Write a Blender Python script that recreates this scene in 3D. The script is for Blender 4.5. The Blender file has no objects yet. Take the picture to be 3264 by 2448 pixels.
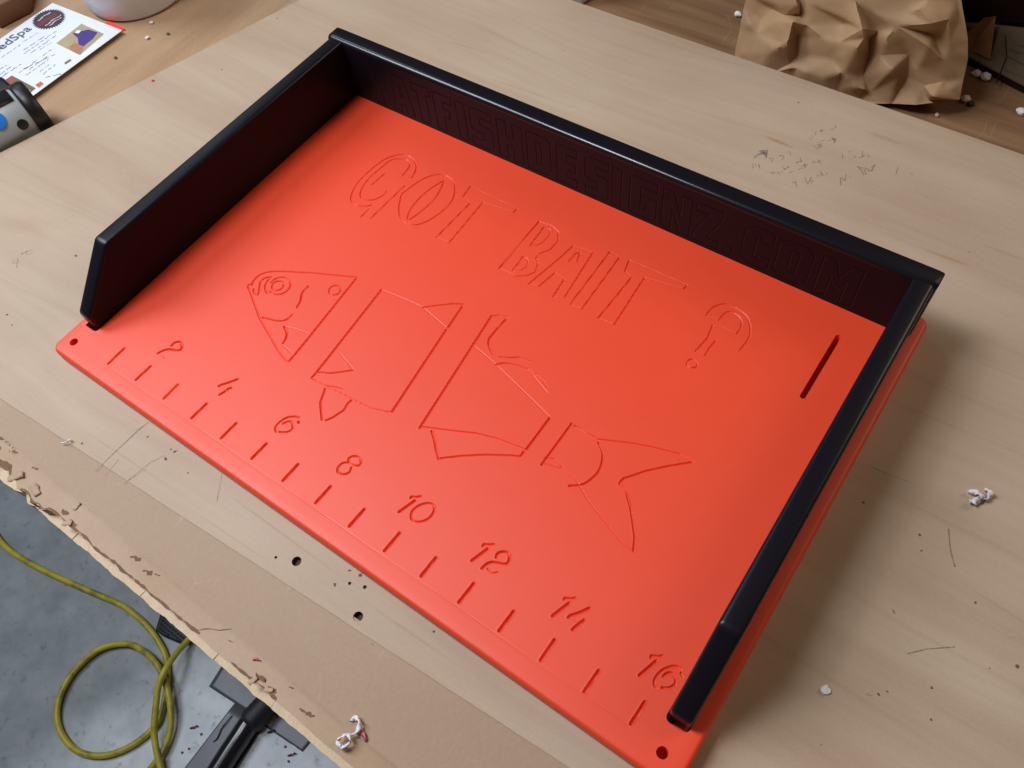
import bpy, bmesh, math, random
import numpy as np
from mathutils import Vector, Matrix, noise
from mathutils.geometry import delaunay_2d_cdt

S = 0.0254            # the place is measured in inches, the scene is in metres
scene = bpy.context.scene
col = scene.collection

# ------------------------------------------------------------------ camera
cam_d = bpy.data.cameras.new('camera')
cam_d.sensor_fit = 'HORIZONTAL'; cam_d.sensor_width = 36.0
cam_d.lens = 2613.594 / 3264.0 * 36.0
cam_d.clip_start = 0.01; cam_d.clip_end = 200.0
cam = bpy.data.objects.new('camera', cam_d); col.objects.link(cam)
R = ((0.816008915205503, 0.572236169273411, -0.08170200046657708),
     (0.45462204259646616, -0.72263371873311, -0.5206911819241772),
     (-0.3569989477440591, 0.3877451161826177, -0.8498267330369496))
cam.matrix_world = Matrix(((R[0][0], -R[1][0], -R[2][0], 16.7676*S), (R[0][1], -R[1][1], -R[2][1], -2.5910*S),
                           (R[0][2], -R[1][2], -R[2][2], 16.3202*S), (0, 0, 0, 1)))
scene.camera = cam

# ------------------------------------------------------------------ light
scene.view_settings.view_transform = 'Standard'
scene.view_settings.look = 'None'
scene.view_settings.exposure = -0.04
scene.view_settings.gamma = 1.0
world = bpy.data.worlds.new('World'); scene.world = world; world.use_nodes = True
bg = world.node_tree.nodes['Background']
bg.inputs[0].default_value = (0.85, 0.58, 0.38, 1); bg.inputs[1].default_value = 0.075

def area(name, loc, target, sx, sy, power, color):
    l = bpy.data.lights.new(name, 'AREA'); l.shape = 'RECTANGLE'; l.size = sx*S; l.size_y = sy*S
    l.energy = power; l.color = color
    o = bpy.data.objects.new(name, l); col.objects.link(o)
    o.location = Vector(loc)*S
    o.rotation_euler = (Vector(target)-Vector(loc)).to_track_quat('-Z', 'Y').to_euler()
    return o
area('shop_light', (-7.5, -4, 40), (7, 4, 0), 9, 14, 6.6, (0.93, 0.94, 1.0))
area('shop_light_second', (-45, -9, 56), (4, 4, 0), 24, 34, 22.0, (0.82, 0.89, 1.0))
area('shop_light_right', (46, 54, 44), (10, 6, 0), 30, 30, 7.0, (1.0, 0.80, 0.60))
area('shop_light_far', (-100, 45, 80), (4, 6, 0), 30, 40, 8.0, (0.66, 0.80, 1.0))

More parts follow.
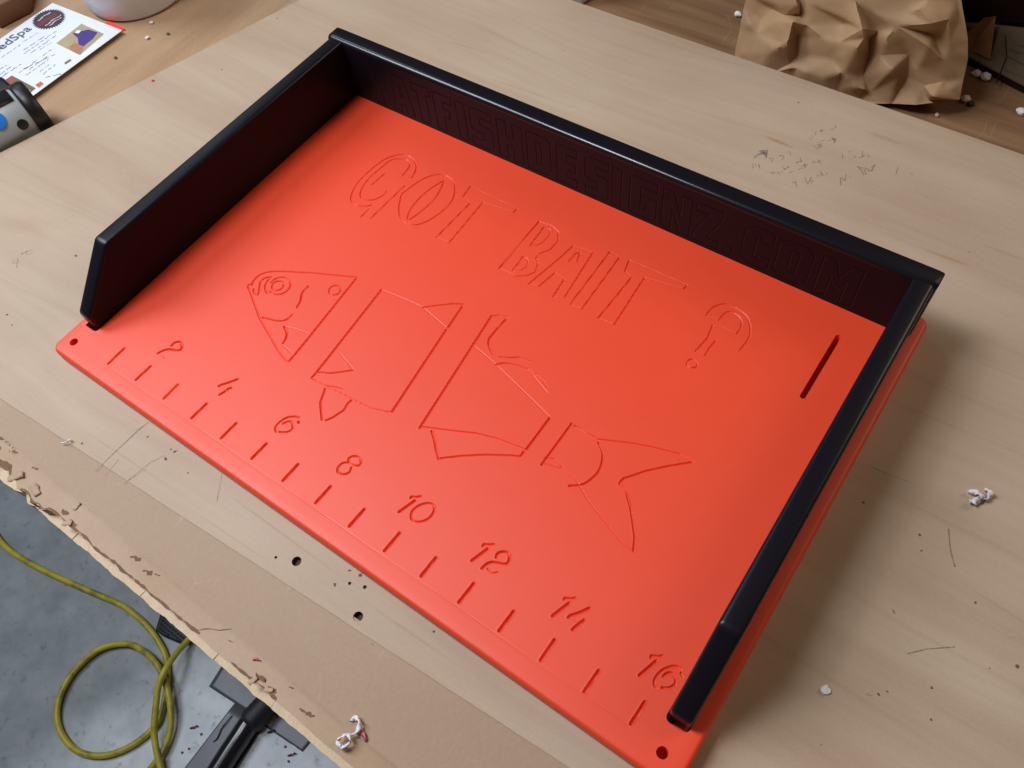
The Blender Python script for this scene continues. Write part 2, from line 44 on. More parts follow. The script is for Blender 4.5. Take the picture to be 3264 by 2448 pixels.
# ------------------------------------------------------------------ measured outlines (inches)
BOARD_STROKES = [["fish_head",0.02,0.03,[[2.333,4.08],[2.419,4.218],[2.615,4.374],[2.954,4.561],[3.526,4.859],[4.118,5.126],[4.623,5.36]]],["fish_head",0.027,0.045,[[4.629,5.34],[4.775,3.845],[4.823,3.369],[4.836,3.267],[4.886,2.679],[4.9,2.483]]],["fish_head",0.02,0.03,[[2.43,3.557],[2.784,3.345],[3.317,3.033],[4.023,2.735],[4.442,2.554],[4.82,2.438],[4.892,2.446]]],["fish_head",0.024,0.04,[[2.333,4.08],[2.309,3.943],[2.331,3.786],[2.387,3.699]]],["fish_head",0.02,0.035,[[2.343,3.703],[2.334,3.693],[2.32,3.679],[2.308,3.664],[2.304,3.648],[2.309,3.633],[2.321,3.617],[2.337,3.601],[2.353,3.588],[2.37,3.576],[2.391,3.566],[2.409,3.558],[2.423,3.552]]],["fish_head",0.022,0.035,[[2.648,4.161],[2.628,4.15],[2.599,4.134],[2.569,4.114],[2.546,4.087],[2.528,4.052],[2.513,4.009],[2.504,3.964],[2.504,3.922],[2.517,3.883],[2.54,3.844],[2.569,3.806],[2.598,3.767],[2.63,3.726],[2.667,3.682],[2.702,3.641],[2.727,3.606],[2.741,3.578],[2.748,3.554],[2.747,3.536],[2.739,3.524],[2.719,3.521],[2.69,3.525],[2.657,3.534],[2.626,3.545],[2.596,3.562],[2.564,3.585],[2.536,3.606],[2.516,3.621]]],["fish_head",0.022,0.035,[[2.641,4.096],[2.644,4.065],[2.649,4.021],[2.657,3.973],[2.669,3.931],[2.685,3.896],[2.705,3.865],[2.73,3.835],[2.761,3.807],[2.804,3.778],[2.857,3.75],[2.907,3.725],[2.942,3.708]]],["fish_head",0.022,0.035,[[2.95,3.804],[3.004,3.79],[3.059,3.787],[3.114,3.794],[3.166,3.812],[3.214,3.84],[3.255,3.876],[3.289,3.92],[3.314,3.969],[3.329,4.022],[3.333,4.077],[3.326,4.132],[3.31,4.184],[3.283,4.233],[3.247,4.275],[3.204,4.31],[3.156,4.335],[3.103,4.351],[3.048,4.356],[2.993,4.351],[2.94,4.335],[2.891,4.31],[2.848,4.275],[2.813,4.233],[2.786,4.184],[2.769,4.132],[2.763,4.077],[2.767,4.022]]],["fish_head",0.02,0.035,[[3.156,4.043],[3.152,4.079],[3.14,4.113],[3.12,4.143],[3.094,4.167],[3.063,4.185],[3.028,4.196],[2.992,4.198],[2.957,4.192],[2.924,4.177],[2.895,4.156],[2.872,4.128],[2.855,4.096],[2.847,4.061],[2.847,4.025],[2.855,3.99],[2.872,3.958],[2.895,3.93],[2.924,3.909],[2.957,3.895],[2.992,3.888],[3.028,3.89],[3.063,3.901],[3.094,3.919],[3.12,3.943],[3.14,3.973],[3.152,4.007],[3.156,4.043]]],["fish_head",0.02,0.035,[[4.558,4.731],[4.554,4.767],[4.542,4.8],[4.522,4.83],[4.496,4.855],[4.465,4.873],[4.43,4.883],[4.394,4.886],[4.359,4.879],[4.326,4.865],[4.297,4.844],[4.274,4.816],[4.258,4.784],[4.249,4.749],[4.249,4.713],[4.258,4.678],[4.274,4.646],[4.297,4.618],[4.326,4.597],[4.359,4.582],[4.394,4.576],[4.43,4.578],[4.465,4.588],[4.496,4.606],[4.522,4.631],[4.542,4.661],[4.554,4.695],[4.558,4.731]]],["fish_head",0.027,0.045,[[3.707,4.461],[3.706,4.424],[3.704,4.372],[3.704,4.315],[3.709,4.265],[3.719,4.226],[3.733,4.19],[3.75,4.157],[3.768,4.124],[3.789,4.094],[3.813,4.067],[3.837,4.038],[3.858,4.003],[3.877,3.953],[3.896,3.892],[3.911,3.836],[3.922,3.797]]],["fish_head",0.022,0.04,[[3.38,3.083],[3.415,3.092],[3.465,3.105],[3.522,3.12],[3.58,3.137],[3.641,3.156],[3.707,3.176],[3.771,3.199],[3.826,3.227],[3.871,3.258],[3.909,3.294],[3.94,3.332],[3.963,3.373],[3.975,3.422],[3.977,3.478],[3.976,3.529],[3.975,3.564]]],["fish_head",0.027,0.045,[[4.063,3.163],[4.085,3.155],[4.115,3.144],[4.15,3.129],[4.182,3.112],[4.213,3.093],[4.244,3.07],[4.274,3.044],[4.299,3.017],[4.32,2.988],[4.338,2.955],[4.352,2.922],[4.365,2.891],[4.374,2.859],[4.381,2.827],[4.386,2.799],[4.389,2.779]]],["fish_head",0.016,0.018,[[4.056,3.17],[4.097,3.187],[4.154,3.212],[4.221,3.239],[4.287,3.262],[4.353,3.279],[4.422,3.293],[4.492,3.306],[4.559,3.318],[4.626,3.329],[4.694,3.339],[4.754,3.347],[4.795,3.352]]],["fish_head",0.016,0.018,[[4.429,2.738],[4.869,2.669]]],["fish_body",0.027,0.045,[[5.442,5.37],[5.68,2.842],[5.709,2.413]]],["fish_body",0.016,0.018,[[5.435,5.378],[5.733,5.43],[6.164,5.472],[6.694,5.51],[7.582,5.326]]],["fish_body",0.018,0.03,[[6.703,5.498],[7.003,5.757],[7.278,5.982],[7.54,6.126]]],["fish_body",0.027,0.045,[[7.544,6.042],[7.631,5.345]]],["fish_body",0.027,0.045,[[7.634,5.259],[7.812,3.914],[7.968,2.747]]],["fish_body",0.016,0.021599999999999998,[[7.974,2.74],[7.828,2.658],[7.528,2.557],[7.31,2.528],[6.944,2.498],[6.574,2.467],[6.152,2.432],[5.772,2.4]]],["fish_body",0.02,0.03,[[5.744,2.629],[5.787,2.647],[5.848,2.673],[5.916,2.705],[5.979,2.739],[6.032,2.775],[6.082,2.816],[6.133,2.859],[6.187,2.906],[6.25,2.962],[6.319,3.026],[6.382,3.084],[6.426,3.124]]],["fish_body",0.016,0.018,[[6.42,3.131],[6.225,3.21],[5.83,3.311]]],["fish_body",0.016,0.025,[[6.177,2.432],[6.335,2.511],[6.534,2.569]]],["fish_body",0.024,0.04,[[6.195,2.356],[6.279,2.179],[6.347,2.019],[6.501,1.866],[6.702,1.682]]],["fish_body",0.024,0.04,[[6.792,1.719],[6.876,1.846],[6.973,2.155],[6.934,2.34],[6.951,2.462]]],["fish_body.001",0.027,0.045,[[8.345,6.185],[8.788,2.747]]],["fish_body.001",0.016,0.025,[[8.339,6.193],[8.488,6.318],[8.747,6.388]]],["fish_body.001",0.024,0.04,[[8.708,6.309],[8.691,5.902],[8.694,5.604],[8.778,5.468],[8.936,5.353],[9.065,5.284]]],["fish_body.001",0.018,0.028,[[9.224,5.32],[9.414,5.408],[9.611,5.551],[9.971,5.619]]],["fish_body.001",0.02,0.03,[[9.267,5.086],[9.296,5.116],[9.336,5.16],[9.385,5.206],[9.438,5.245],[9.497,5.272],[9.562,5.294],[9.63,5.312],[9.697,5.329],[9.762,5.344],[9.826,5.358],[9.891,5.369],[9.957,5.377],[10.025,5.381],[10.095,5.382],[10.163,5.38],[10.225,5.376],[10.281,5.372],[10.332,5.366],[10.379,5.358],[10.422,5.347],[10.46,5.333],[10.494,5.316],[10.525,5.298],[10.556,5.279],[10.589,5.259],[10.623,5.236],[10.652,5.216],[10.673,5.202]]],["fish_body.001",0.016,0.018,[[10.203,5.311],[10.448,5.211],[10.743,5.097]]],["fish_body.001",0.016,0.0144,[[8.529,5.249],[9.158,5.122],[10.531,4.765],[11.144,4.592]]],["fish_body.001",0.027,0.045,[[11.156,4.576],[11.16,3.627]]],["fish_body.001",0.027,0.045,[[11.15,3.538],[11.151,3.414]]],["fish_body.001",0.018,0.028,[[8.795,2.795],[9.167,2.964],[9.568,3.148],[9.961,3.337],[10.462,3.492],[11.131,3.608]]],["fish_body.001",0.024,0.04,[[9.076,2.835],[9.259,2.699],[9.435,2.531],[9.65,2.358]]],["fish_body.001",0.02,0.035,[[9.638,2.373],[10.034,2.706],[10.461,3.013],[10.911,3.283],[11.153,3.411]]],["fish_tail",0.027,0.045,[[11.659,4.725],[11.659,3.493]]],["fish_tail",0.016,0.022,[[11.626,3.669],[11.815,3.766],[12.059,3.719]]],["fish_tail",0.016,0.022,[[11.704,3.552],[12.117,3.647]]],["fish_tail",0.018,0.028,[[11.743,4.701],[12.345,4.682],[12.645,4.823],[13.072,5.021],[13.516,5.18],[14.058,5.343],[14.421,5.343]]],["fish_tail",0.024,0.04,[[12.425,4.625],[12.456,4.605],[12.502,4.576],[12.553,4.54],[12.597,4.498],[12.636,4.451],[12.673,4.396],[12.707,4.338],[12.734,4.277],[12.757,4.213],[12.774,4.144],[12.786,4.075],[12.792,4.009],[12.79,3.946],[12.78,3.886],[12.767,3.827],[12.751,3.771],[12.736,3.72],[12.72,3.672],[12.698,3.626],[12.666,3.579],[12.616,3.528],[12.551,3.475],[12.489,3.428],[12.447,3.395]]],["fish_tail",0.022,0.036,[[14.383,5.319],[13.973,4.934],[13.646,4.59],[13.35,4.195]]],["fish_tail",0.024,0.042,[[13.344,4.2],[13.317,4.081],[13.323,4.035],[13.517,3.971],[13.548,3.941],[13.787,3.703],[13.993,3.452],[14.212,3.17],[14.349,2.888]]],["fish_tail",0.018,0.028,[[12.042,3.702],[12.313,3.645],[12.563,3.578],[12.596,3.549],[12.965,3.34],[13.319,3.204],[13.728,3.041],[14.107,2.914],[14.353,2.882]]],["letter_G",0.02,0.034,[[3.624,8.908],[3.613,8.953],[3.598,9.016],[3.578,9.086],[3.555,9.15],[3.53,9.205],[3.502,9.259],[3.467,9.31],[3.423,9.358],[3.366,9.407],[3.298,9.455],[3.226,9.497],[3.156,9.527],[3.088,9.543],[3.019,9.548],[2.952,9.544],[2.891,9.533],[2.837,9.518],[2.788,9.496],[2.741,9.464],[2.692,9.418],[2.638,9.356],[2.58,9.278],[2.527,9.192],[2.484,9.102],[2.455,9.008],[2.436,8.908],[2.423,8.804],[2.41,8.698],[2.397,8.59],[2.385,8.478],[2.378,8.365],[2.378,8.252],[2.386,8.136],[2.4,8.019],[2.42,7.904],[2.444,7.8],[2.474,7.703],[2.51,7.613],[2.548,7.534],[2.585,7.468],[2.618,7.421],[2.65,7.389],[2.684,7.366],[2.722,7.344],[2.767,7.323],[2.817,7.306],[2.868,7.294],[2.915,7.288],[2.957,7.292],[2.997,7.303],[3.036,7.319],[3.075,7.336],[3.116,7.355],[3.157,7.377],[3.195,7.401],[3.227,7.426],[3.251,7.453],[3.269,7.484],[3.282,7.512],[3.292,7.531]]],["letter_G",0.02,0.034,[[3.337,8.826],[3.334,8.872],[3.33,8.94],[3.323,9.014],[3.314,9.081],[3.303,9.139],[3.291,9.195],[3.274,9.247],[3.247,9.292],[3.209,9.329],[3.16,9.361],[3.108,9.385],[3.058,9.398],[3.012,9.398],[2.966,9.387],[2.92,9.367],[2.872,9.341],[2.818,9.31],[2.76,9.274],[2.705,9.228],[2.663,9.169],[2.638,9.095],[2.624,9.008],[2.616,8.912],[2.608,8.813],[2.596,8.706],[2.584,8.592],[2.576,8.476],[2.574,8.366],[2.577,8.261],[2.586,8.158],[2.6,8.06],[2.618,7.971],[2.641,7.89],[2.67,7.816],[2.703,7.751],[2.738,7.695],[2.775,7.65],[2.816,7.615],[2.858,7.589],[2.901,7.572],[2.945,7.567],[2.99,7.572],[3.034,7.584],[3.078,7.601],[3.12,7.621],[3.163,7.646],[3.203,7.678],[3.238,7.716],[3.269,7.765],[3.296,7.824],[3.318,7.885],[3.333,7.943],[3.34,8.0],[3.339,8.06],[3.336,8.112],[3.333,8.148]]],["letter_G",0.02,0.034,[[2.804,8.129],[2.838,8.641]]],["letter_G",0.02,0.034,[[3.333,7.035],[3.322,7.361]]],["letter_G",0.02,0.034,[[3.6,7.14],[3.641,8.57]]],["letter_O",0.02,0.034,[[3.773,8.269],[3.786,8.36],[3.804,8.492],[3.827,8.635],[3.853,8.763],[3.881,8.873],[3.914,8.976],[3.95,9.072],[3.99,9.157],[4.035,9.232],[4.084,9.297],[4.138,9.352],[4.196,9.396],[4.259,9.431],[4.327,9.456],[4.399,9.47],[4.471,9.473],[4.545,9.463],[4.623,9.443],[4.699,9.411],[4.77,9.369],[4.835,9.314],[4.897,9.246],[4.954,9.171],[5.005,9.095],[5.049,9.019],[5.088,8.941],[5.12,8.858],[5.142,8.771],[5.155,8.677],[5.159,8.576],[5.157,8.474],[5.149,8.375],[5.135,8.276],[5.114,8.177],[5.09,8.083],[5.065,7.996],[5.039,7.92],[5.011,7.851],[4.981,7.789],[4.948,7.732],[4.914,7.679],[4.877,7.631],[4.836,7.591],[4.788,7.558],[4.73,7.534],[4.664,7.518],[4.594,7.511],[4.525,7.512],[4.457,7.523],[4.388,7.542],[4.319,7.572],[4.251,7.612],[4.184,7.666],[4.116,7.733],[4.05,7.808],[3.987,7.888],[3.925,7.985],[3.864,8.096],[3.81,8.198],[3.773,8.269]]],["letter_O",0.02,0.034,[[4.486,9.272],[4.502,9.237],[4.524,9.187],[4.55,9.123],[4.575,9.049],[4.603,8.958],[4.633,8.852],[4.66,8.74],[4.678,8.632],[4.685,8.529],[4.684,8.427],[4.678,8.325],[4.669,8.224],[4.657,8.118],[4.641,8.01],[4.623,7.908],[4.605,7.822],[4.588,7.751],[4.571,7.692],[4.552,7.649],[4.531,7.627],[4.505,7.631],[4.476,7.656],[4.447,7.697],[4.42,7.745],[4.395,7.801],[4.371,7.868],[4.349,7.944],[4.332,8.025],[4.319,8.113],[4.309,8.208],[4.302,8.308],[4.301,8.41],[4.305,8.516],[4.314,8.625],[4.327,8.735],[4.346,8.846],[4.376,8.965],[4.415,9.091],[4.453,9.204],[4.478,9.282]]],["letter_T",0.02,0.034,[[5.257,9.482],[5.31,9.085]]],["letter_T",0.02,0.034,[[5.626,8.969],[5.577,7.51]]],["letter_T",0.02,0.034,[[5.913,9.172],[5.99,7.555]]],["letter_T",0.02,0.03,[[6.858,9.452],[6.839,9.31]]],["letter_T",0.013,0.009,[[5.577,7.51],[5.99,7.555]]],["letter_T",0.013,0.009,[[5.257,9.482],[6.858,9.452]]],["letter_T",0.013,0.009,[[5.31,9.085],[5.626,8.969]]],["letter_T",0.013,0.009,[[5.913,9.172],[6.839,9.31]]],["letter_B",0.02,0.034,[[7.615,9.395],[7.627,7.54]]],["letter_B",0.02,0.034,[[7.837,9.266],[7.884,8.551]]],["letter_B",0.016,0.0238,[[7.837,9.266],[7.864,9.277],[7.901,9.293],[7.942,9.306],[7.979,9.307],[8.012,9.294],[8.044,9.271],[8.073,9.24],[8.095,9.204],[8.108,9.162],[8.116,9.114],[8.117,9.06],[8.115,9.003],[8.11,8.938],[8.101,8.867],[8.086,8.796],[8.062,8.733],[8.022,8.677],[7.97,8.625],[7.919,8.581],[7.884,8.551]]],["letter_B",0.018000000000000002,0.027200000000000002,[[7.615,9.395],[7.989,9.443],[8.257,9.344],[8.418,9.099],[8.408,8.714],[8.243,8.465],[8.248,8.31],[8.406,8.175],[8.493,7.902],[8.373,7.692],[8.145,7.545]]],["letter_B",0.02,0.034,[[7.937,8.181],[7.963,7.662]]],["letter_B",0.016,0.0204,[[7.963,7.662],[8.0,7.681],[8.054,7.707],[8.109,7.739],[8.15,7.776],[8.176,7.818],[8.192,7.867],[8.2,7.918],[8.197,7.967],[8.183,8.017],[8.157,8.069],[8.125,8.115],[8.092,8.15],[8.053,8.169],[8.008,8.177],[7.966,8.179],[7.937,8.181]]],["letter_B",0.013,0.009,[[7.627,7.54],[8.145,7.545]]],["letter_A",0.02,0.034,[[8.848,9.146],[8.78,8.648],[8.567,7.505]]],["letter_A",0.02,0.034,[[8.935,8.146],[8.835,7.589]]],["letter_A",0.02,0.034,[[9.406,9.206],[9.568,7.621]]],["letter_A",0.02,0.034,[[9.252,8.105],[9.31,7.502]]],["letter_A",0.02,0.034,[[9.032,8.66],[9.033,8.94],[9.117,9.032]]],["letter_A",0.02,0.034,[[9.143,8.99],[9.221,8.749]]],["letter_A",0.013,0.009,[[8.848,9.146],[9.406,9.206]]],["letter_A",0.013,0.009,[[8.567,7.505],[8.835,7.589]]],["letter_A",0.013,0.009,[[9.31,7.502],[9.568,7.621]]],["letter_A",0.013,0.009,[[8.935,8.146],[9.252,8.105]]],["letter_A",0.013,0.009,[[9.032,8.66],[9.221,8.749]]],["letter_I",0.02,0.034,[[9.761,9.469],[9.804,7.519]]],["letter_I",0.02,0.034,[[10.067,9.423],[10.127,7.548]]],["letter_I",0.013,0.009,[[9.804,7.519],[10.127,7.548]]],["letter_I",0.013,0.009,[[9.761,9.469],[10.067,9.423]]],["letter_T.001",0.02,0.034,[[10.326,9.473],[10.419,9.109]]],["letter_T.001",0.02,0.034,[[10.659,9.016],[10.615,7.523]]],["letter_T.001",0.02,0.034,[[10.939,9.186],[11.042,7.563]]],["letter_T.001",0.02,0.03,[[11.947,9.524],[11.938,9.379]]],["letter_T.001",0.014,0.013,[[10.326,9.473],[11.947,9.524]]],["letter_T.001",0.014,0.013,[[10.939,9.186],[11.938,9.379]]],["letter_T.001",0.014,0.013,[[10.419,9.109],[10.659,9.016]]],["letter_T.001",0.014,0.013,[[10.615,7.523],[11.042,7.563]]],["question_mark",0.018000000000000002,0.027200000000000002,[[12.778,8.93],[12.777,8.979],[12.774,9.049],[12.776,9.126],[12.789,9.198],[12.816,9.265],[12.853,9.333],[12.897,9.395],[12.945,9.444],[12.997,9.478],[13.054,9.501],[13.118,9.515],[13.19,9.519],[13.277,9.515],[13.376,9.503],[13.475,9.481],[13.561,9.449],[13.632,9.407],[13.693,9.355],[13.747,9.294],[13.795,9.226],[13.84,9.15],[13.879,9.065],[13.911,8.974],[13.931,8.877],[13.936,8.763],[13.928,8.635],[13.916,8.518],[13.908,8.437]]],["question_mark",0.018000000000000002,0.027200000000000002,[[13.102,8.982],[13.103,9.026],[13.105,9.09],[13.11,9.158],[13.121,9.215],[13.137,9.26],[13.156,9.3],[13.183,9.331],[13.22,9.351],[13.273,9.357],[13.338,9.351],[13.405,9.337],[13.463,9.314],[13.509,9.286],[13.551,9.249],[13.585,9.204],[13.613,9.15],[13.63,9.076],[13.639,8.987],[13.643,8.902],[13.646,8.844]]],["question_mark",0.02,0.034,[[13.047,8.764],[13.115,8.371],[13.057,7.907]]],["question_mark",0.02,0.034,[[13.312,8.421],[13.286,8.156],[13.293,7.913]]],["question_mark",0.014,0.012,[[13.646,8.844],[13.21,8.828],[13.047,8.764]]],["question_mark",0.014,0.012,[[12.778,8.93],[13.102,8.982]]],["question_mark",0.014,0.012,[[13.057,7.907],[13.293,7.913]]],["question_mark",0.018,0.03,[[13.277,7.549],[13.274,7.577],[13.265,7.603],[13.249,7.627],[13.229,7.646],[13.205,7.66],[13.178,7.668],[13.15,7.669],[13.123,7.664],[13.097,7.653],[13.075,7.637],[13.057,7.615],[13.045,7.59],[13.038,7.563],[13.038,7.536],[13.045,7.508],[13.057,7.484],[13.075,7.462],[13.097,7.446],[13.123,7.434],[13.15,7.43],[13.178,7.431],[13.205,7.439],[13.229,7.453],[13.249,7.472],[13.265,7.496],[13.274,7.522],[13.277,7.549]]],["number_2",0.03,0.05,[[1.986,1.197],[1.983,1.215],[1.979,1.241],[1.977,1.27],[1.983,1.296],[1.998,1.323],[2.02,1.351],[2.047,1.374],[2.076,1.387],[2.112,1.385],[2.153,1.372],[2.193,1.354],[2.224,1.337],[2.247,1.32],[2.263,1.301],[2.274,1.281],[2.277,1.261],[2.275,1.24],[2.266,1.218],[2.249,1.196],[2.223,1.175],[2.18,1.153],[2.124,1.133],[2.066,1.111],[2.019,1.088],[1.986,1.065],[1.96,1.04],[1.939,1.014],[1.919,0.986],[1.9,0.95],[1.883,0.91],[1.869,0.873],[1.859,0.848]]],["number_2",0.016,0.02,[[2.023,0.862],[2.135,0.868],[2.192,0.943]]],["number_4",0.03,0.05,[[3.914,1.003],[3.922,1.046],[4.043,1.199],[4.166,1.398]]],["number_4",0.03,0.05,[[4.105,0.841],[4.153,0.984]]],["number_4",0.03,0.05,[[4.156,1.05],[4.203,1.128]]],["number_4",0.014,0.012,[[3.914,1.003],[4.132,1.035],[4.351,1.052]]],["number_6",0.024,0.04,[[6.197,1.431],[6.177,1.424],[6.148,1.414],[6.115,1.401],[6.083,1.384],[6.052,1.363],[6.018,1.339],[5.986,1.312],[5.959,1.28],[5.938,1.242],[5.92,1.199],[5.906,1.155],[5.895,1.113],[5.888,1.073],[5.884,1.034],[5.884,0.997],[5.888,0.965],[5.895,0.94],[5.906,0.92],[5.92,0.904],[5.935,0.889],[5.955,0.876],[5.978,0.865],[6.0,0.857],[6.015,0.852]]],["number_6",0.022,0.04,[[5.988,1.093],[5.993,1.108],[5.999,1.13],[6.009,1.154],[6.021,1.175],[6.037,1.197],[6.057,1.219],[6.079,1.237],[6.103,1.245],[6.129,1.24],[6.159,1.225],[6.187,1.206],[6.211,1.189],[6.229,1.176],[6.244,1.163],[6.255,1.15],[6.263,1.133],[6.267,1.113],[6.268,1.089],[6.265,1.065],[6.258,1.042],[6.246,1.02],[6.23,1.0],[6.21,0.98],[6.187,0.961],[6.158,0.942],[6.122,0.923],[6.089,0.906],[6.066,0.895]]],["number_6",0.03,0.05,[[6.259,1.334],[6.293,1.32]]],["number_8",0.024,0.04,[[7.99,1.184],[7.973,1.195],[7.948,1.21],[7.924,1.229],[7.91,1.249],[7.908,1.272],[7.913,1.299],[7.924,1.325],[7.942,1.348],[7.968,1.37],[8.002,1.391],[8.039,1.407],[8.073,1.414],[8.106,1.41],[8.138,1.397],[8.168,1.379],[8.191,1.36],[8.208,1.339],[8.22,1.314],[8.226,1.289],[8.224,1.266],[8.214,1.246],[8.195,1.228],[8.17,1.212],[8.142,1.199],[8.105,1.191],[8.061,1.188],[8.019,1.186],[7.99,1.184]]],["number_8",0.024,0.04,[[7.99,1.184],[7.966,1.172],[7.931,1.155],[7.895,1.133],[7.869,1.107],[7.855,1.073],[7.847,1.032],[7.846,0.991],[7.85,0.956],[7.861,0.927],[7.879,0.902],[7.902,0.881],[7.928,0.868],[7.959,0.863],[7.995,0.865],[8.031,0.872],[8.062,0.887],[8.089,0.91],[8.114,0.941],[8.133,0.976],[8.144,1.008],[8.142,1.039],[8.13,1.072],[8.116,1.101],[8.106,1.121]]],["number_10",0.024,0.04,[[9.7,1.275],[9.699,1.316],[9.792,1.36],[9.869,1.432]]],["number_10",0.03,0.05,[[9.821,1.284],[9.695,0.886]]],["number_10",0.024,0.04,[[10.01,0.92],[9.994,0.938],[9.971,0.963],[9.948,0.993],[9.932,1.025],[9.927,1.059],[9.927,1.096],[9.933,1.135],[9.942,1.172],[9.955,1.21],[9.973,1.248],[9.994,1.284],[10.018,1.316],[10.044,1.345],[10.074,1.371],[10.105,1.393],[10.135,1.408],[10.163,1.418],[10.19,1.422],[10.217,1.42],[10.241,1.414],[10.263,1.401],[10.283,1.383],[10.302,1.361],[10.316,1.338],[10.326,1.313],[10.333,1.286],[10.337,1.258],[10.339,1.228],[10.339,1.195],[10.337,1.161],[10.331,1.125],[10.321,1.092],[10.304,1.058],[10.282,1.024],[10.257,0.993],[10.232,0.966],[10.206,0.944],[10.179,0.926],[10.152,0.912],[10.126,0.902],[10.101,0.898],[10.076,0.898],[10.053,0.901],[10.035,0.905],[10.022,0.91],[10.013,0.918],[10.007,0.925],[10.002,0.93]]],["number_12",0.024,0.04,[[11.676,1.257],[11.666,1.304],[11.763,1.353],[11.846,1.422]]],["number_12",0.03,0.05,[[11.794,1.27],[11.669,0.878]]],["number_12",0.027,0.05,[[12.052,1.218],[12.046,1.231],[12.037,1.249],[12.03,1.27],[12.028,1.291],[12.034,1.311],[12.043,1.332],[12.057,1.352],[12.074,1.371],[12.096,1.389],[12.123,1.406],[12.152,1.421],[12.178,1.428],[12.203,1.426],[12.227,1.419],[12.249,1.406],[12.269,1.39],[12.285,1.369],[12.3,1.344],[12.311,1.316],[12.318,1.291],[12.321,1.269],[12.321,1.248],[12.315,1.228],[12.304,1.209],[12.285,1.194],[12.26,1.181],[12.231,1.168],[12.199,1.154],[12.161,1.139],[12.119,1.123],[12.078,1.106],[12.044,1.087],[12.018,1.065],[11.998,1.041],[11.983,1.016],[11.969,0.989],[11.959,0.956],[11.952,0.92],[11.947,0.887],[11.943,0.864]]],["number_12",0.018,0.024,[[12.046,0.923],[12.181,0.897],[12.269,0.975]]],["number_14",0.024,0.04,[[13.709,1.256],[13.703,1.288],[13.804,1.341],[13.88,1.411]]],["number_14",0.03,0.05,[[13.828,1.253],[13.698,0.854]]],["number_14",0.03,0.05,[[13.976,1.005],[13.989,1.054],[14.108,1.202],[14.224,1.396]]],["number_14",0.03,0.05,[[14.172,0.846],[14.204,0.969],[14.261,1.128]]],["number_14",0.014,0.014,[[13.976,1.005],[14.112,1.029],[14.318,1.019]]],["number_16",0.024,0.04,[[15.709,1.235],[15.7,1.272],[15.806,1.326],[15.879,1.393]]],["number_16",0.03,0.05,[[15.825,1.236],[15.696,0.833]]],["number_16",0.024,0.04,[[16.298,1.366],[16.282,1.368],[16.26,1.372],[16.235,1.373],[16.211,1.37],[16.187,1.361],[16.161,1.347],[16.136,1.33],[16.111,1.308],[16.086,1.28],[16.06,1.246],[16.035,1.21],[16.015,1.175],[16.0,1.14],[15.988,1.104],[15.979,1.068],[15.973,1.034],[15.97,1.0],[15.969,0.967],[15.971,0.937],[15.975,0.91],[15.983,0.888],[15.994,0.87],[16.007,0.855],[16.022,0.842],[16.04,0.833],[16.062,0.826],[16.082,0.822],[16.096,0.819]]],["number_16",0.024,0.04,[[16.077,1.066],[16.079,1.08],[16.082,1.099],[16.087,1.121],[16.095,1.141],[16.109,1.16],[16.127,1.18],[16.147,1.197],[16.168,1.207],[16.189,1.209],[16.211,1.204],[16.234,1.195],[16.253,1.185],[16.269,1.175],[16.284,1.164],[16.296,1.15],[16.306,1.134],[16.314,1.114],[16.32,1.092],[16.322,1.069],[16.32,1.044],[16.311,1.017],[16.297,0.988],[16.279,0.96],[16.259,0.937],[16.235,0.917],[16.205,0.901],[16.178,0.888],[16.159,0.879]]],["number_16",0.024,0.03,[[16.325,1.309],[16.385,1.274]]],["tick_mark.000",0.034,0.055,[[0.999,-0.049],[0.986,0.467]]],["tick_mark.001",0.034,0.055,[[1.984,0.013],[1.997,0.469]]],["tick_mark.002",0.034,0.055,[[3.0,0.024],[2.999,0.474]]],["tick_mark.003",0.034,0.055,[[3.999,0.018],[4.017,0.487]]],["tick_mark.004",0.034,0.055,[[5.005,0.022],[5.021,0.494]]],["tick_mark.005",0.034,0.055,[[6.004,0.038],[6.023,0.499]]],["tick_mark.006",0.034,0.055,[[7.006,0.031],[7.016,0.509]]],["tick_mark.007",0.034,0.055,[[8.001,0.041],[8.017,0.506]]],["tick_mark.008",0.034,0.055,[[8.992,0.036],[9.012,0.511]]],["tick_mark.009",0.034,0.055,[[9.992,0.036],[10.012,0.515]]],["tick_mark.010",0.034,0.055,[[10.986,0.035],[10.999,0.51]]],["tick_mark.011",0.034,0.055,[[11.971,0.035],[11.992,0.509]]],["tick_mark.012",0.034,0.055,[[12.981,0.027],[13.001,0.495]]],["tick_mark.013",0.034,0.055,[[13.983,0.016],[13.988,0.485]]],["tick_mark.014",0.034,0.055,[[14.991,-0.001],[15.011,0.472]]],["tick_mark.015",0.034,0.055,[[16.005,-0.001],[16.023,0.471]]],["ruler_line",0.015,0.008,[[0.999,-0.099],[16.005,-0.051]]],["ruler_line",0.008,0.006,[[0.999,-0.139],[16.005,-0.091]]]]
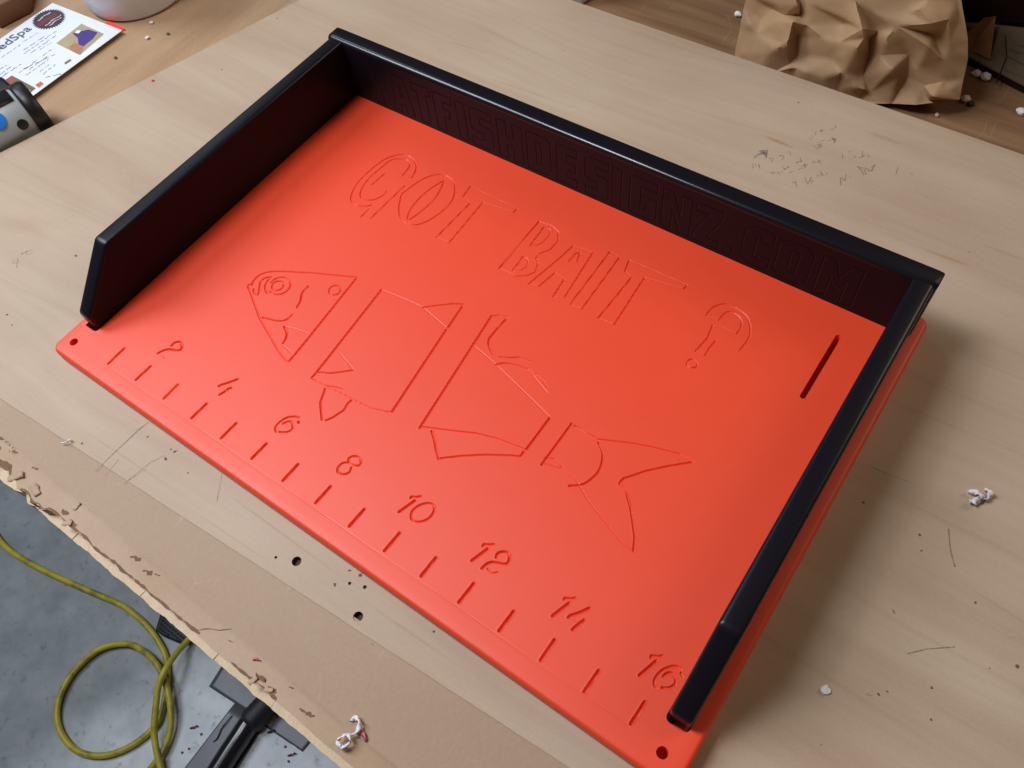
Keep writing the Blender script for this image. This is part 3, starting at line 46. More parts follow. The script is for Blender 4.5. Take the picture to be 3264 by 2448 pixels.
PENCIL = [[0.03,[[11.2,14.787],[11.245,15.0],[11.339,15.073]]],[0.035,[[11.195,15.127],[11.389,15.278],[11.486,14.983]]],[0.035,[[11.233,15.129],[11.432,15.068]]],[0.035,[[11.266,15.168],[11.432,15.147]]],[0.035,[[11.307,15.191],[11.457,15.044]]],[0.035,[[11.291,15.065],[11.398,15.244]]],[0.016,[[11.279,14.593],[11.359,14.448]]],[0.016,[[11.336,14.618],[11.393,14.544]]],[0.016,[[11.409,14.668],[11.52,14.522]]],[0.016,[[11.574,15.015],[11.629,15.007]]],[0.016,[[11.664,15.067],[11.69,14.908]]],[0.016,[[11.768,15.224],[11.834,15.3],[11.893,15.257],[11.903,15.128]]],[0.016,[[11.9,15.456],[11.932,15.552],[12.024,15.41]]],[0.016,[[11.845,14.56],[11.925,14.474],[11.902,14.574],[11.985,14.584],[12.023,14.663],[12.076,14.58]]],[0.016,[[12.078,14.733],[12.123,14.665]]],[0.016,[[12.01,14.902],[12.126,14.818]]],[0.016,[[12.179,15.0],[12.107,14.806],[12.159,14.856]]],[0.016,[[12.284,14.777],[12.361,14.879]]],[0.016,[[12.271,15.207],[12.362,15.336]]],[0.016,[[12.279,15.461],[12.396,15.317]]],[0.016,[[12.442,15.001],[12.473,15.095],[12.546,15.1]]],[0.016,[[12.483,15.291],[12.582,15.158]]],[0.016,[[12.465,15.167],[12.576,15.307]]],[0.016,[[12.661,15.394],[12.659,15.508],[12.746,15.482],[12.783,15.618],[12.87,15.592]]],[0.016,[[12.73,15.626],[12.871,15.478]]],[0.016,[[12.481,14.517],[12.544,14.462],[12.582,14.539]]],[0.016,[[12.559,14.563],[12.676,14.391]]],[0.016,[[12.728,14.599],[12.751,14.627]]],[0.016,[[12.722,14.826],[12.888,14.626]]],[0.016,[[12.861,14.926],[12.888,14.626]]],[0.016,[[12.873,14.765],[12.937,14.84],[12.971,14.711]]],[0.016,[[12.975,14.974],[12.964,15.079],[13.039,15.049],[13.025,15.19],[13.104,15.124]]],[0.016,[[12.966,15.268],[13.104,15.124]]],[0.016,[[13.116,15.262],[13.185,15.245],[13.143,15.146]]],[0.016,[[13.528,15.296],[13.659,15.022]]],[0.016,[[13.544,15.287],[13.675,15.234]]],[0.016,[[13.608,15.473],[13.685,15.24]]],[0.016,[[13.717,15.444],[13.759,15.431]]],[0.016,[[12.159,16.274],[12.241,16.261],[12.231,16.395]]],[0.016,[[12.205,16.621],[12.273,16.499]]],[0.016,[[12.294,16.792],[12.362,16.67]]],[0.016,[[12.3,16.695],[12.415,16.78]]],[0.016,[[12.573,17.113],[12.636,17.027]]],[0.016,[[12.542,16.893],[12.63,16.984]]],[0.016,[[12.401,16.077],[12.571,15.979],[12.562,16.111]]],[0.016,[[12.46,16.17],[12.608,16.176],[12.603,16.076]]],[0.016,[[12.452,16.244],[12.563,16.249],[12.536,16.057]]],[0.016,[[12.563,16.446],[12.518,16.321]]],[0.016,[[12.672,16.429],[12.791,16.557]]],[0.016,[[13.222,16.141],[13.298,15.993]]],[0.016,[[13.327,16.356],[13.373,16.305]]],[0.016,[[13.531,16.166],[13.576,16.231]]],[0.016,[[13.622,16.527],[13.733,16.321]]],[0.016,[[13.648,16.234],[13.766,16.417]]],[0.016,[[13.799,16.455],[13.877,16.443],[13.837,16.362]]],[0.024,[[12.696,16.602],[12.819,16.621],[12.84,16.447]]],[0.024,[[12.723,16.598],[12.839,16.506]]],[0.024,[[13.745,15.891],[13.841,15.89]]],[0.024,[[13.803,15.868],[14.02,15.695],[14.062,15.794]]],[0.024,[[13.841,15.89],[13.977,15.969],[13.982,15.785]]],[0.024,[[13.886,15.841],[14.008,15.837]]],[0.024,[[14.009,15.95],[14.08,15.954],[14.066,15.871]]],[0.024,[[14.093,16.037],[14.13,16.209]]],[0.024,[[14.124,15.905],[14.132,16.059]]],[0.015,[[-4.691,0.785],[-4.666,0.891]]],[0.015,[[-4.394,0.753],[-4.682,1.002],[-4.51,0.924],[-4.632,0.79]]],[0.015,[[-4.689,1.335],[-4.549,1.205],[-4.431,1.368]]],[0.015,[[-4.725,1.16],[-4.54,1.425]]],[0.015,[[-4.729,1.188],[-4.642,1.149]]],[0.02,[[2.689,-2.202],[2.687,-1.705],[2.709,-1.255],[2.72,-0.862],[2.768,-0.57]]],[0.012,[[3.563,-1.918],[3.709,-1.474]]],[0.012,[[3.538,-2.038],[3.665,-1.291],[3.811,-0.983]]],[0.014,[[5.758,-1.108],[5.351,-0.555]]],[0.01,[[2.974,-2.159],[2.927,-1.658]]],[0.03,[[19.456,7.058],[19.615,6.698],[19.722,6.514]]],[0.018,[[19.722,6.514],[19.851,6.324]]],[0.014,[[19.716,4.164],[19.99,4.457],[20.406,4.781]]],[0.02,[[19.157,4.827],[19.234,4.765]]],[0.012,[[19.375,3.037],[19.465,3.055]]],[0.012,[[17.518,7.546],[17.995,7.571],[18.447,7.639]]],[0.012,[[14.741,16.109],[14.68,16.435]]]]
SPECKS = [[-3.235,1.966,0.07],[-3.225,-0.442,0.06],[-2.796,-0.593,0.05],[-0.026,-2.923,0.07],[0.259,-2.926,0.06],[0.409,-3.037,0.05],[1.8,-1.892,0.05],[3.061,-0.866,0.05],[4.637,-0.988,0.04],[3.904,-1.03,0.07],[3.944,-0.772,0.08],[3.814,-0.783,0.04],[9.438,-0.647,0.07],[9.696,-0.597,0.075],[9.371,-1.06,0.07],[11.752,-0.658,0.055],[10.843,-1.572,0.02],[17.796,6.668,0.05],[19.026,6.605,0.06],[19.18,6.299,0.045],[20.429,5.832,0.045],[20.318,3.815,0.05],[19.559,3.153,0.06],[19.675,3.292,0.04],[21.482,5.06,0.07],[20.515,3.26,0.05],[19.053,1.744,0.03],[21.071,4.752,0.03],[11.28,17.506,0.045],[17.282,14.467,0.04],[15.092,16.349,0.03],[15.71,15.725,0.03],[-5.435,9.932,0.05],[-5.684,12.866,0.05],[-4.568,2.931,0.03],[0.389,14.266,0.03],[2.614,14.973,0.025],[2.744,16.047,0.02],[3.933,16.162,0.03]]
FLYER = {"corner":[[-11.183,10.092],[-15.017,9.906],[-10.894,6.026]],"seal":[[-14.289,9.162],[-14.029,9.724],[-14.504,8.585],[-15.0,9.462],[-13.573,8.881]],"photo1":[[-12.894,9.599],[-11.618,9.613],[-11.456,8.349],[-12.813,8.358]],"photo2":[[-12.788,6.36],[-11.414,6.357],[-11.307,5.541],[-12.87,5.468]],"orange":[[-11.559,6.685],[-11.344,6.656],[-11.326,6.425],[-11.565,6.458]],"logo":[[-11.578,7.893],[-11.557,8.06],[-11.549,7.716]],"title":[[-14.6,8.471],[-14.648,7.357],[-14.969,8.418]],"lines":[[[-14.055,7.761],[-13.978,8.414]],[[-13.61,7.483],[-13.575,8.449]],[[-13.427,7.345],[-13.425,8.837]],[[-13.215,7.521],[-13.22,8.662]],[[-13.07,7.818],[-13.023,8.364]],[[-12.674,7.64],[-12.685,8.029]],[[-12.687,6.817],[-12.328,7.948]],[[-12.49,6.888],[-12.496,7.699]],[[-12.318,6.621],[-12.306,7.608]],[[-12.047,7.019],[-12.055,7.552]],[[-11.799,6.966],[-11.842,7.554]],[[-12.685,6.57],[-12.662,7.49]],[[-13.511,6.362],[-13.437,6.635]],[[-13.242,6.165],[-13.25,6.661]],[[-13.074,6.259],[-13.03,6.937]],[[-14.016,6.784],[-13.996,7.632]],[[-11.554,6.914],[-11.173,7.39]],[[-13.064,6.036],[-13.074,6.45]]]}
CORD_A = [[-35.41,-6.0,-32.75],[-29.17,-7.75,-32.75],[-26.33,-8.38,-32.75],[-24.81,-8.52,-32.75],[-23.47,-8.4,-32.75],[-21.66,-8.11,-32.75],[-19.56,-7.66,-32.75],[-17.4,-7.16,-32.75],[-15.57,-6.73,-32.75],[-14.05,-6.62,-32.75],[-12.67,-6.7,-32.75],[-11.66,-6.89,-32.75],[-10.68,-7.21,-32.75],[-9.86,-7.74,-32.75],[-9.05,-8.61,-32.75],[-8.32,-9.61,-32.75],[-8.12,-10.59,-32.75],[-8.41,-11.78,-32.75],[-9.11,-12.86,-32.75],[-10.08,-13.58,-32.75],[-11.22,-13.92,-32.75],[-12.49,-13.8,-32.75],[-13.47,-13.34,-32.75],[-14.14,-12.55,-32.65],[-14.57,-11.43,-32.65],[-14.58,-10.23,-32.65],[-14.25,-9.16,-32.65],[-13.37,-8.26,-32.65],[-12.41,-7.86,-32.45],[-11.11,-7.77,-32.25],[-9.92,-7.94,-32.15],[-8.65,-8.48,-32.15],[-7.51,-9.36,-32.35],[-6.83,-10.3,-32.55],[-6.51,-11.38,-32.55],[-6.54,-12.45,-32.65],[-6.47,-14.46,-32.75]]
CORD_B = [[-8.76,0.28,-32.75],[-10.02,-3.8,-32.75],[-9.98,-5.98,-32.45],[-9.7,-6.79,-31.95],[-9.34,-7.7,-31.55],[-9.0,-8.6,-31.65],[-8.37,-9.49,-31.85],[-7.71,-10.33,-32.05],[-6.97,-10.98,-32.25],[-5.94,-11.63,-32.45],[-4.39,-12.51,-32.75]]
FLOORBITS = {"hose":[[-2.05,0.52],[-2.74,-2.93],[-3.39,-6.39],[-3.32,-7.99],[-3.11,-9.82],[-2.6,-13.02]],"tape_cross_a":[[-7.37,-5.67],[-7.2,-6.97],[-4.55,-6.72],[-3.69,-5.74]],"tape_cross_b":[[-3.26,-5.96],[-2.91,-6.68],[-0.05,-6.37],[-0.08,-5.79]],"tape_long":[[-5.12,-6.94],[-4.46,-6.78],[-3.79,-10.03],[-4.98,-10.85]],"tape_long2":[[-3.03,-6.7],[-3.16,-7.34],[-2.73,-9.3],[-2.6,-9.22]],"tape_white":[[-3.18,-5.9],[-2.64,-5.88],[-2.52,-6.51],[-3.06,-6.67]],"bits":[[-6.18,-9.12],[-2.21,-6.69],[-0.38,-6.91],[-5.61,-10.06],[-5.79,-10.43],[-5.58,-9.11],[-1.01,-6.8],[-0.33,-7.24]],"pad":[[-12.85,-5.5],[-12.24,-6.54],[-11.64,-6.51],[-10.29,-6.19],[-9.67,-5.56],[-9.92,-4.67],[-12.01,-4.17]]}
BAG = [[[2392,-136],[7.996,20.318,1.475]],[[2381,-16],[8.215,19.997,0.513]],[[2371,27],[8.227,19.879,0.127]],[[2358,90],[8.28,19.704,-0.431]],[[2341,174],[8.341,19.459,-1.215]],[[2347,195],[8.478,19.39,-1.376]],[[2408,233],[9.259,19.175,-1.39]],[[2471,264],[10.0,19.022,-1.371]],[[2544,290],[10.761,19.056,-1.402]],[[2653,312],[11.801,19.176,-1.329]],[[2722,330],[12.471,19.192,-1.275]],[[2362,168],[8.578,19.404,-1.031]],[[2395,175],[8.955,19.316,-0.915]],[[2457,163],[9.626,19.087,-0.386]],[[2465,231],[9.831,19.149,-1.124]],[[2474,130],[9.647,19.295,-0.154]],[[2509,136],[10.079,19.021,0.114]],[[2517,117],[10.099,19.07,0.292]],[[2521,205],[10.266,19.296,-0.764]],[[2539,174],[10.293,19.528,-0.556]],[[2544,16],[10.078,19.245,1.207]],[[2528,68],[10.054,19.198,0.706]],[[2552,49],[10.083,19.705,0.602]],[[2541,114],[10.141,19.663,-0.041]],[[2479,16],[9.347,19.652,0.733]],[[2430,65],[8.899,19.866,-0.057]],[[2463,27],[9.095,20.002,0.331]],[[2501,49],[9.624,19.635,0.495]],[[2463,72],[9.339,19.546,0.212]],[[2552,12],[10.0,19.712,0.945]],[[2693,73],[11.381,19.792,0.725]],[[2699,62],[11.454,19.567,0.997]],[[2571,8],[10.208,19.562,1.14]],[[2723,0],[11.468,19.722,1.521]],[[2571,81],[10.421,19.392,0.569]],[[2626,122],[11.043,19.253,0.444]],[[2650,190],[11.435,19.234,-0.127]],[[2677,231],[11.829,19.034,-0.291]],[[2626,247],[11.422,18.994,-0.599]],[[2571,231],[10.864,19.071,-0.681]],[[2539,217],[10.491,19.199,-0.754]],[[2674,136],[11.514,19.215,0.491]],[[2750,94],[12.082,19.066,1.207]],[[2754,122],[12.175,19.141,0.907]],[[2734,152],[12.113,19.01,0.666]],[[2691,231],[11.937,19.086,-0.285]],[[2772,168],[12.313,19.815,0.042]],[[2772,122],[12.157,19.94,0.393]],[[2720,277],[12.334,19.046,-0.617]],[[2729,320],[12.488,19.267,-1.211]],[[2758,285],[12.656,19.199,-0.69]],[[2772,296],[12.774,19.374,-0.891]],[[2842,222],[13.167,19.247,0.157]],[[2802,176],[12.644,19.531,0.262]],[[2750,244],[12.424,19.42,-0.479]],[[2571,269],[10.931,19.176,-1.164]],[[2666,293],[11.858,19.237,-1.127]],[[2517,217],[10.314,19.101,-0.754]],[[2525,244],[10.415,19.238,-1.122]],[[2414,108],[8.935,19.544,-0.32]],[[2390,81],[8.623,19.593,-0.157]],[[2490,-136],[9.033,20.009,1.932]],[[2598,-136],[9.947,20.207,2.08]],[[2734,-136],[11.177,19.932,2.573]],[[2830,115],[12.689,19.568,0.889]],[[2856,82],[12.792,19.676,1.18]],[[2960,147],[13.81,19.658,0.896]],[[2899,171],[13.356,20.005,0.261]],[[2801,101],[12.347,19.912,0.69]],[[2969,77],[13.676,19.611,1.562]],[[3027,60],[14.005,20.056,1.558]],[[2890,36],[12.883,19.948,1.489]],[[2955,0],[13.272,20.047,1.894]],[[2931,29],[13.219,19.737,1.792]],[[3049,0],[13.922,20.54,1.807]],[[3056,60],[14.177,20.464,1.365]],[[3085,121],[14.599,20.429,0.941]],[[3085,188],[14.839,20.324,0.413]],[[3071,253],[14.969,20.189,-0.131]],[[3059,318],[15.12,20.055,-0.69]],[[2991,154],[14.027,20.055,0.643]],[[2926,217],[13.732,19.899,-0.015]],[[2846,219],[13.188,19.261,0.187]],[[2866,239],[13.37,19.479,-0.099]],[[2969,309],[14.446,19.377,-0.368]],[[2919,334],[14.12,19.431,-0.823]],[[2842,330],[13.475,19.387,-1.014]],[[2960,321],[14.375,19.71,-0.771]],[[3010,193],[14.312,19.99,0.392]],[[3008,260],[14.517,20.044,-0.283]],[[2895,241],[13.552,19.915,-0.355]],[[2943,272],[14.054,19.882,-0.483]],[[2974,108],[13.738,20.136,0.95]],[[2919,-121],[12.612,20.287,2.649]],[[3039,-145],[13.388,20.731,2.836]],[[3027,289],[14.779,19.952,-0.433]],[[3027,135],[14.242,20.073,0.901]]]
# ------------------------------------------------------------------ helpers
rnd = random.Random(7)
def tag(o, label=None, cat=None, group=None, kind=None):
    if label: o['label'] = label
    if cat: o['category'] = cat
    if group: o['group'] = group
    if kind: o['kind'] = kind
    return o
def empty(name, loc, label=None, cat=None, group=None):
    o = bpy.data.objects.new(name, None); col.objects.link(o)
    o.location = Vector(loc)*S; o.empty_display_size = 0.02
    return tag(o, label, cat, group)
def link(name, me, mat, parent=None, smooth=False):
    o = bpy.data.objects.new(name, me); col.objects.link(o)
    if mat: me.materials.append(mat)
    if smooth:
        me.polygons.foreach_set('use_smooth', [True]*len(me.polygons))
    if parent:
        o.parent = parent
        if parent.type == 'EMPTY': o.matrix_parent_inverse = Matrix.Translation(-parent.location)
    return o
def obj(name, bm, mat, parent=None, smooth=False):
    me = bpy.data.meshes.new(name)
    bmesh.ops.recalc_face_normals(bm, faces=bm.faces)
    for v in bm.verts: v.co *= S
    bm.to_mesh(me); bm.free()
    return link(name, me, mat, parent, smooth)
def pydata(name, verts, faces, mat, parent=None, smooth=False):
    bm = bmesh.new()
    vs = [bm.verts.new(v) for v in verts]
    for f in faces:
        try: bm.faces.new([vs[i] for i in f])
        except ValueError: pass
    return obj(name, bm, mat, parent, smooth)
def prism(bm, poly, z0, z1):
    b = [bm.verts.new((x, y, z0)) for x, y in poly]; t = [bm.verts.new((x, y, z1)) for x, y in poly]
    n = len(poly)
    bm.faces.new(t); bm.faces.new(b[::-1])
    for i in range(n): bm.faces.new((b[i], b[(i+1) % n], t[(i+1) % n], t[i]))
def bevel_sharp(bm, w, seg=3, ang=35):
    bmesh.ops.recalc_face_normals(bm, faces=bm.faces)
    es = [e for e in bm.edges if len(e.link_faces) == 2 and e.calc_face_angle(0) > math.radians(ang)]
    bmesh.ops.bevel(bm, geom=es, offset=w, segments=seg, profile=0.5, affect='EDGES', clamp_overlap=True)
def autosmooth(o, ang=40):
    me = o.data
    me.polygons.foreach_set('use_smooth', [True]*len(me.polygons))
    try: me.set_sharp_from_angle(angle=math.radians(ang))
    except Exception: pass
def tube(name, pts, r, mat, parent=None, n=12, rf=None):
    pts = [Vector(p) for p in pts]
    P = []
    for i in range(len(pts)-1):
        p0 = pts[max(i-1, 0)]; p1 = pts[i]; p2 = pts[i+1]; p3 = pts[min(i+2, len(pts)-1)]
        for k in range(6):
            t = k/6.0
            P.append(0.5*((2*p1)+(p2-p0)*t+(2*p0-5*p1+4*p2-p3)*t*t+(3*p1-p0-3*p2+p3)*t**3))
    P.append(pts[-1])
    bm = bmesh.new(); rings = []
    up = Vector((0, 0, 1))
    for i, p in enumerate(P):
        d = (P[min(i+1, len(P)-1)]-P[max(i-1, 0)]).normalized()
        s = d.cross(up).normalized(); u = s.cross(d)
        rr = r*(rf(i/len(P)) if rf else 1)
        rings.append([bm.verts.new(p+s*rr*math.cos(a)+u*rr*math.sin(a)) for a in [2*math.pi*k/n for k in range(n)]])
    for a, b in zip(rings, rings[1:]):
        for k in range(n): bm.faces.new((a[k], a[(k+1) % n], b[(k+1) % n], b[k]))
    bm.faces.new(rings[0]); bm.faces.new(rings[-1][::-1])
    return obj(name, bm, mat, parent, True)
def ribbon(bm, pts, w, z, jitter=0.0):
    pts = [Vector((p[0], p[1], 0)) for p in pts]
    L = []; n = len(pts)
    for i, p in enumerate(pts):
        d = (pts[min(i+1, n-1)]-pts[max(i-1, 0)]); d.normalize()
        s = Vector((-d.y, d.x, 0))*w*0.5*(1+jitter*rnd.uniform(-1, 1))
        L.append((bm.verts.new((p.x+s.x, p.y+s.y, z)), bm.verts.new((p.x-s.x, p.y-s.y, z))))
    for a, b in zip(L, L[1:]): bm.faces.new((a[0], b[0], b[1], a[1]))

# ------------------------------------------------------------------ materials
class NT:
    def __init__(s, name):
        s.m = bpy.data.materials.new(name); s.m.use_nodes = True
        s.t = s.m.node_tree; s.b = s.t.nodes['Principled BSDF']
        tc = s.t.nodes.new('ShaderNodeTexCoord'); s.co = tc.outputs['Object']
    def n(s, typ, **kw):
        nd = s.t.nodes.new(typ)
        for k, v in kw.items():
            if k.startswith('i_'): 
                key = k[2:]; key = int(key) if key.isdigit() else key.replace('_', ' ')
                nd.inputs[key].default_value = v
            else: setattr(nd, k, v)
        return nd
    def l(s, a, b): s.t.links.new(a, b)
    def noise(s, scale, vec=None, detail=4, rough=0.55, dist=0.0):
        nd = s.n('ShaderNodeTexNoise'); nd.inputs['Scale'].default_value = scale
        nd.inputs['Detail'].default_value = detail; nd.inputs['Roughness'].default_value = rough
        nd.inputs['Distortion'].default_value = dist
        s.l(vec or s.co, nd.inputs['Vector']); return nd.outputs[0]
    def map(s, scale=(1, 1, 1), rot=(0, 0, 0), loc=(0, 0, 0), vec=None):
        nd = s.n('ShaderNodeMapping'); nd.inputs['Scale'].default_value = scale
        nd.inputs['Rotation'].default_value = rot; nd.inputs['Location'].default_value = loc
        s.l(vec or s.co, nd.inputs['Vector']); return nd.outputs[0]
    def ramp(s, fac, stops):
        nd = s.n('ShaderNodeValToRGB'); cr = nd.color_ramp
        while len(cr.elements) < len(stops): cr.elements.new(0.5)
        for e, (p, c) in zip(cr.elements, stops): e.position = p; e.color = tuple(c)+(1,) if len(c) == 3 else c
        s.l(fac, nd.inputs[0]); return nd.outputs[0]
    def mix(s, fac, a, b, mode='MIX'):
        nd = s.n('ShaderNodeMix', data_type='RGBA', blend_type=mode)
        if isinstance(fac, float): nd.inputs[0].default_value = fac
        else: s.l(fac, nd.inputs[0])
        for i, v in ((6, a), (7, b)):
            if isinstance(v, tuple): nd.inputs[i].default_value = v+(1,)
            else: s.l(v, nd.inputs[i])
        return nd.outputs[2]
    def math(s, op, a, b=0.0, c=None):
        nd = s.n('ShaderNodeMath', operation=op)
        for i, v in enumerate((a, b) if c is None else (a, b, c)):
            if isinstance(v, (int, float)): nd.inputs[i].default_value = v
            else: s.l(v, nd.inputs[i])
        return nd.outputs[0]
    def bump(s, h, strength, dist):
        nd = s.n('ShaderNodeBump'); nd.inputs['Strength'].default_value = strength; nd.inputs['Distance'].default_value = dist
        s.l(h, nd.inputs['Height']); s.l(nd.outputs[0], s.b.inputs['Normal'])
    def set(s, **kw):
        for k, v in kw.items(): 
            key = {'spec': 'Specular IOR Level', 'rough': 'Roughness', 'coat': 'Coat Weight', 'sss': 'Subsurface Weight'}[k]
            if isinstance(v, (int, float)): s.b.inputs[key].default_value = v
            else: s.l(v, s.b.inputs[key])
    def base(s, c):
        if isinstance(c, tuple): s.b.inputs['Base Color'].default_value = c+(1,)
        else: s.l(c, s.b.inputs['Base Color'])
    def xyz(s):
        nd = s.n('ShaderNodeSeparateXYZ'); s.l(s.co, nd.inputs[0]); return nd.outputs
    def blob(s, cx, cy, rx, ry, ang, soft=0.5, wob=0.35):
        """0..1 mask of an oval stain, inches"""
        v = s.map(scale=(1/(rx*S), 1/(ry*S), 0), vec=s.map(rot=(0, 0, -ang), vec=s.map(loc=(-cx*S, -cy*S, 0))))
        nz = s.noise(45, detail=3)
        ln = s.n('ShaderNodeVectorMath', operation='LENGTH'); s.l(v, ln.inputs[0])
        d = s.math('ADD', ln.outputs['Value'], s.math('MULTIPLY', s.math('SUBTRACT', nz, 0.5), wob*2))
        nd = s.n('ShaderNodeMapRange', interpolation_type='SMOOTHSTEP'); s.l(d, nd.inputs[0])
        nd.inputs[1].default_value = 1.0; nd.inputs[2].default_value = 1-soft; nd.inputs[3].default_value = 0; nd.inputs[4].default_value = 1
        return nd.outputs[0]

def mat_orange():
    m = NT('orange_plastic')
    m.base(m.mix(m.noise(60, detail=2), (0.93, 0.067, 0.018), (0.96, 0.075, 0.022)))
    h = m.noise(1700, detail=2, rough=0.6)
    m.bump(h, 0.26, 0.00030)
    m.set(rough=m.math('ADD', m.math('MULTIPLY', m.noise(14, detail=4), 0.10), 0.44), spec=0.68)
    return m.m
def mat_black(name='black_plastic', rough=0.32, spec=0.17):
    m = NT(name)
    m.base((0.0080, 0.0072, 0.0115))
    h = m.math('ADD', m.noise(1500, detail=2), m.math('MULTIPLY', m.noise(160, vec=m.map(scale=(1, 14, 14)), detail=1), 0.05))
    m.bump(h, 0.14, 0.00018)
    m.set(rough=m.math('ADD', m.math('MULTIPLY', m.noise(90), 0.06), rough), spec=spec)
    return m.m
def mat_ply():
    m = NT('maple_veneer')
    warp = m.noise(2.2, vec=m.map(scale=(0.5, 1.6, 1)), detail=3)
    sh = m.n('ShaderNodeCombineXYZ'); m.l(m.math('MULTIPLY', warp, 0.10), sh.inputs[1])
    add = m.n('ShaderNodeVectorMath', operation='ADD'); m.l(m.co, add.inputs[0]); m.l(sh.outputs[0], add.inputs[1])
    g1 = m.noise(16, vec=m.map(scale=(0.11, 2.1, 1), rot=(0, 0, -0.03), vec=add.outputs[0]), detail=5, rough=0.6)
    g2 = m.noise(150, vec=m.map(scale=(0.05, 1.2, 1), vec=add.outputs[0]), detail=3)
    mot = m.noise(11, vec=m.map(scale=(0.7, 1.3, 1)), detail=4)
    c = m.ramp(g1, [(0.30, (0.415, 0.290, 0.176)), (0.47, (0.485, 0.357, 0.236)), (0.56, (0.52, 0.390, 0.258)), (0.72, (0.555, 0.432, 0.302))])
    c = m.mix(0.38, c, m.ramp(mot, [(0.35, (0.41, 0.285, 0.188)), (0.65, (0.55, 0.43, 0.31))]))
    c = m.mix(m.math('MULTIPLY', m.ramp(g2, [(0.45, (0, 0, 0)), (0.70, (1, 1, 1))]), 0.17), c, (0.34, 0.225, 0.14))
    # thin wandering growth-ring lines
    w = m.n('ShaderNodeTexWave', wave_type='BANDS', bands_direction='Y', wave_profile='SAW')
    w.inputs['Scale'].default_value = 5.5; w.inputs['Distortion'].default_value = 3.2; w.inputs['Detail'].default_value = 2.5
    w.inputs['Detail Scale'].default_value = 0.8
    m.l(m.map(scale=(0.35, 1, 1), vec=add.outputs[0]), w.inputs['Vector'])
    ln = m.ramp(w.outputs['Color'], [(0.0, (0, 0, 0)), (0.93, (0, 0, 0)), (0.985, (1, 1, 1)), (1.0, (0, 0, 0))])
    c = m.mix(m.math('MULTIPLY', m.math('MULTIPLY', ln, m.ramp(m.noise(7, detail=2), [(0.42, (0, 0, 0)), (0.60, (1, 1, 1))])), 0.32), c, (0.36, 0.24, 0.15))
    # stains with shapes of their own
    for a in ((11.54, 15.73, 0.60, 0.085, -0.03, 0.75), (16.91, 14.02, 0.70, 0.08, 0.03, 0.70), (13.92, 17.3, 0.7, 0.10, 0.01, 0.45),
              (17.95, 14.88, 0.8, 0.09, -0.01, 0.50), (1.07, 14.82, 1.4, 0.05, 0.10, 0.35), (3.54, 13.96, 1.6, 0.045, 0.06, 0.45),
              (3.1, -1.55, 1.9, 0.04, 0.05, 0.40), (7.49, -0.85, 2.6, 0.04, 0.0, 0.45), (11.4, -0.95, 1.4, 0.05, 0.03, 0.45), (6.5, -1.55, 1.6, 0.03, 0.04, 0.35), (-0.64, 7.8, 0.9, 0.06, -0.16, 0.40), (20.9, 6.0, 1.2, 0.05, -0.1, 0.3)):
        c = m.mix(m.math('MULTIPLY', m.blob(*a[:5], 0.85, 0.3), a[5]), c, (0.36, 0.205, 0.085))
    for a in ((20.5, 1.8, 3.0, 0.9, 0.1, 0.28), (22.5, 4.6, 2.2, 0.5, -0.2, 0.25), (-1.8, 5.4, 2.4, 0.25, 0.3, 0.22), (-5.5, 2.0, 1.6, 0.5, 0.5, 0.3), (13.5, -1.0, 1.6, 0.3, 0.1, 0.2)):
        c = m.mix(m.math('MULTIPLY', m.blob(*a[:5], 0.9, 0.5), a[5]), c, (0.42, 0.25, 0.14))
    fine = m.noise(900, detail=2)
    c = m.mix(m.math('MULTIPLY', fine, 0.22), c, (0.72, 0.64, 0.55))
    m.base(c)
    m.bump(m.math('ADD', m.math('MULTIPLY', g2, 0.6), m.math('MULTIPLY', fine, 0.5)), 0.25, 0.0004)
    m.set(rough=0.55, spec=0.35)
    return m.m
def mat_kraft_board(name, c0, c1, stain, back=False, fibres=0.3):
    m = NT(name)
    n1 = m.noise(14, detail=5); n2 = m.noise(420, detail=3)
    c = m.mix(n1, c0, c1)
    c = m.mix(m.math('MULTIPLY', m.ramp(m.noise(9, vec=m.map(scale=(0.5, 1.6, 1), loc=(3, 1, 0)), detail=4), [(0.48, (0, 0, 0)), (0.66, (1, 1, 1))]), 0.6), c, stain)
    if back:   # the rear half of the bench top is varnished hardwood
        xy = m.xyz()
        lim = m.math('ADD', m.math('MULTIPLY', m.noise(6), 0.04), 16.0*S)
        bk = m.math('GREATER_THAN', xy[1], lim)
        wood = m.ramp(m.noise(60, vec=m.map(scale=(0.10, 1.3, 1), rot=(0, 0, -0.12)), detail=5), [(0.3, (0.17, 0.083, 0.036)), (0.7, (0.32, 0.18, 0.088))])
        blk = m.n('ShaderNodeTexBrick'); blk.inputs['Scale'].default_value = 1.0
        c = m.mix(bk, c, wood)
        lf = m.math('LESS_THAN', xy[0], -7.0*S)
        lw = m.ramp(m.noise(26, vec=m.map(scale=(1.3, 0.14, 1)), detail=5), [(0.3, (0.40, 0.245, 0.135)), (0.7, (0.56, 0.375, 0.225))])
        c = m.mix(lf, c, lw)
    # short pale fibres and scuffs
    vor = m.n('ShaderNodeTexVoronoi', feature='DISTANCE_TO_EDGE'); vor.inputs['Scale'].default_value = 60
    m.l(m.map(scale=(1, 0.35, 1), rot=(0, 0, 0.7), vec=m.co), vor.inputs['Vector'])
    fb = m.ramp(vor.outputs['Distance'], [(0.0, (1, 1, 1)), (0.012, (0, 0, 0))])
    c = m.mix(m.math('MULTIPLY', m.math('MULTIPLY', fb, m.ramp(m.noise(30), [(0.52, (0, 0, 0)), (0.62, (1, 1, 1))])), fibres), c, (0.72, 0.62, 0.50))
    c = m.mix(m.math('MULTIPLY', n2, 0.22), c, (0.20, 0.13, 0.08))
    m.base(c); m.bump(n2, 0.35, 0.0005); m.set(rough=0.62, spec=0.3)
    return m.m
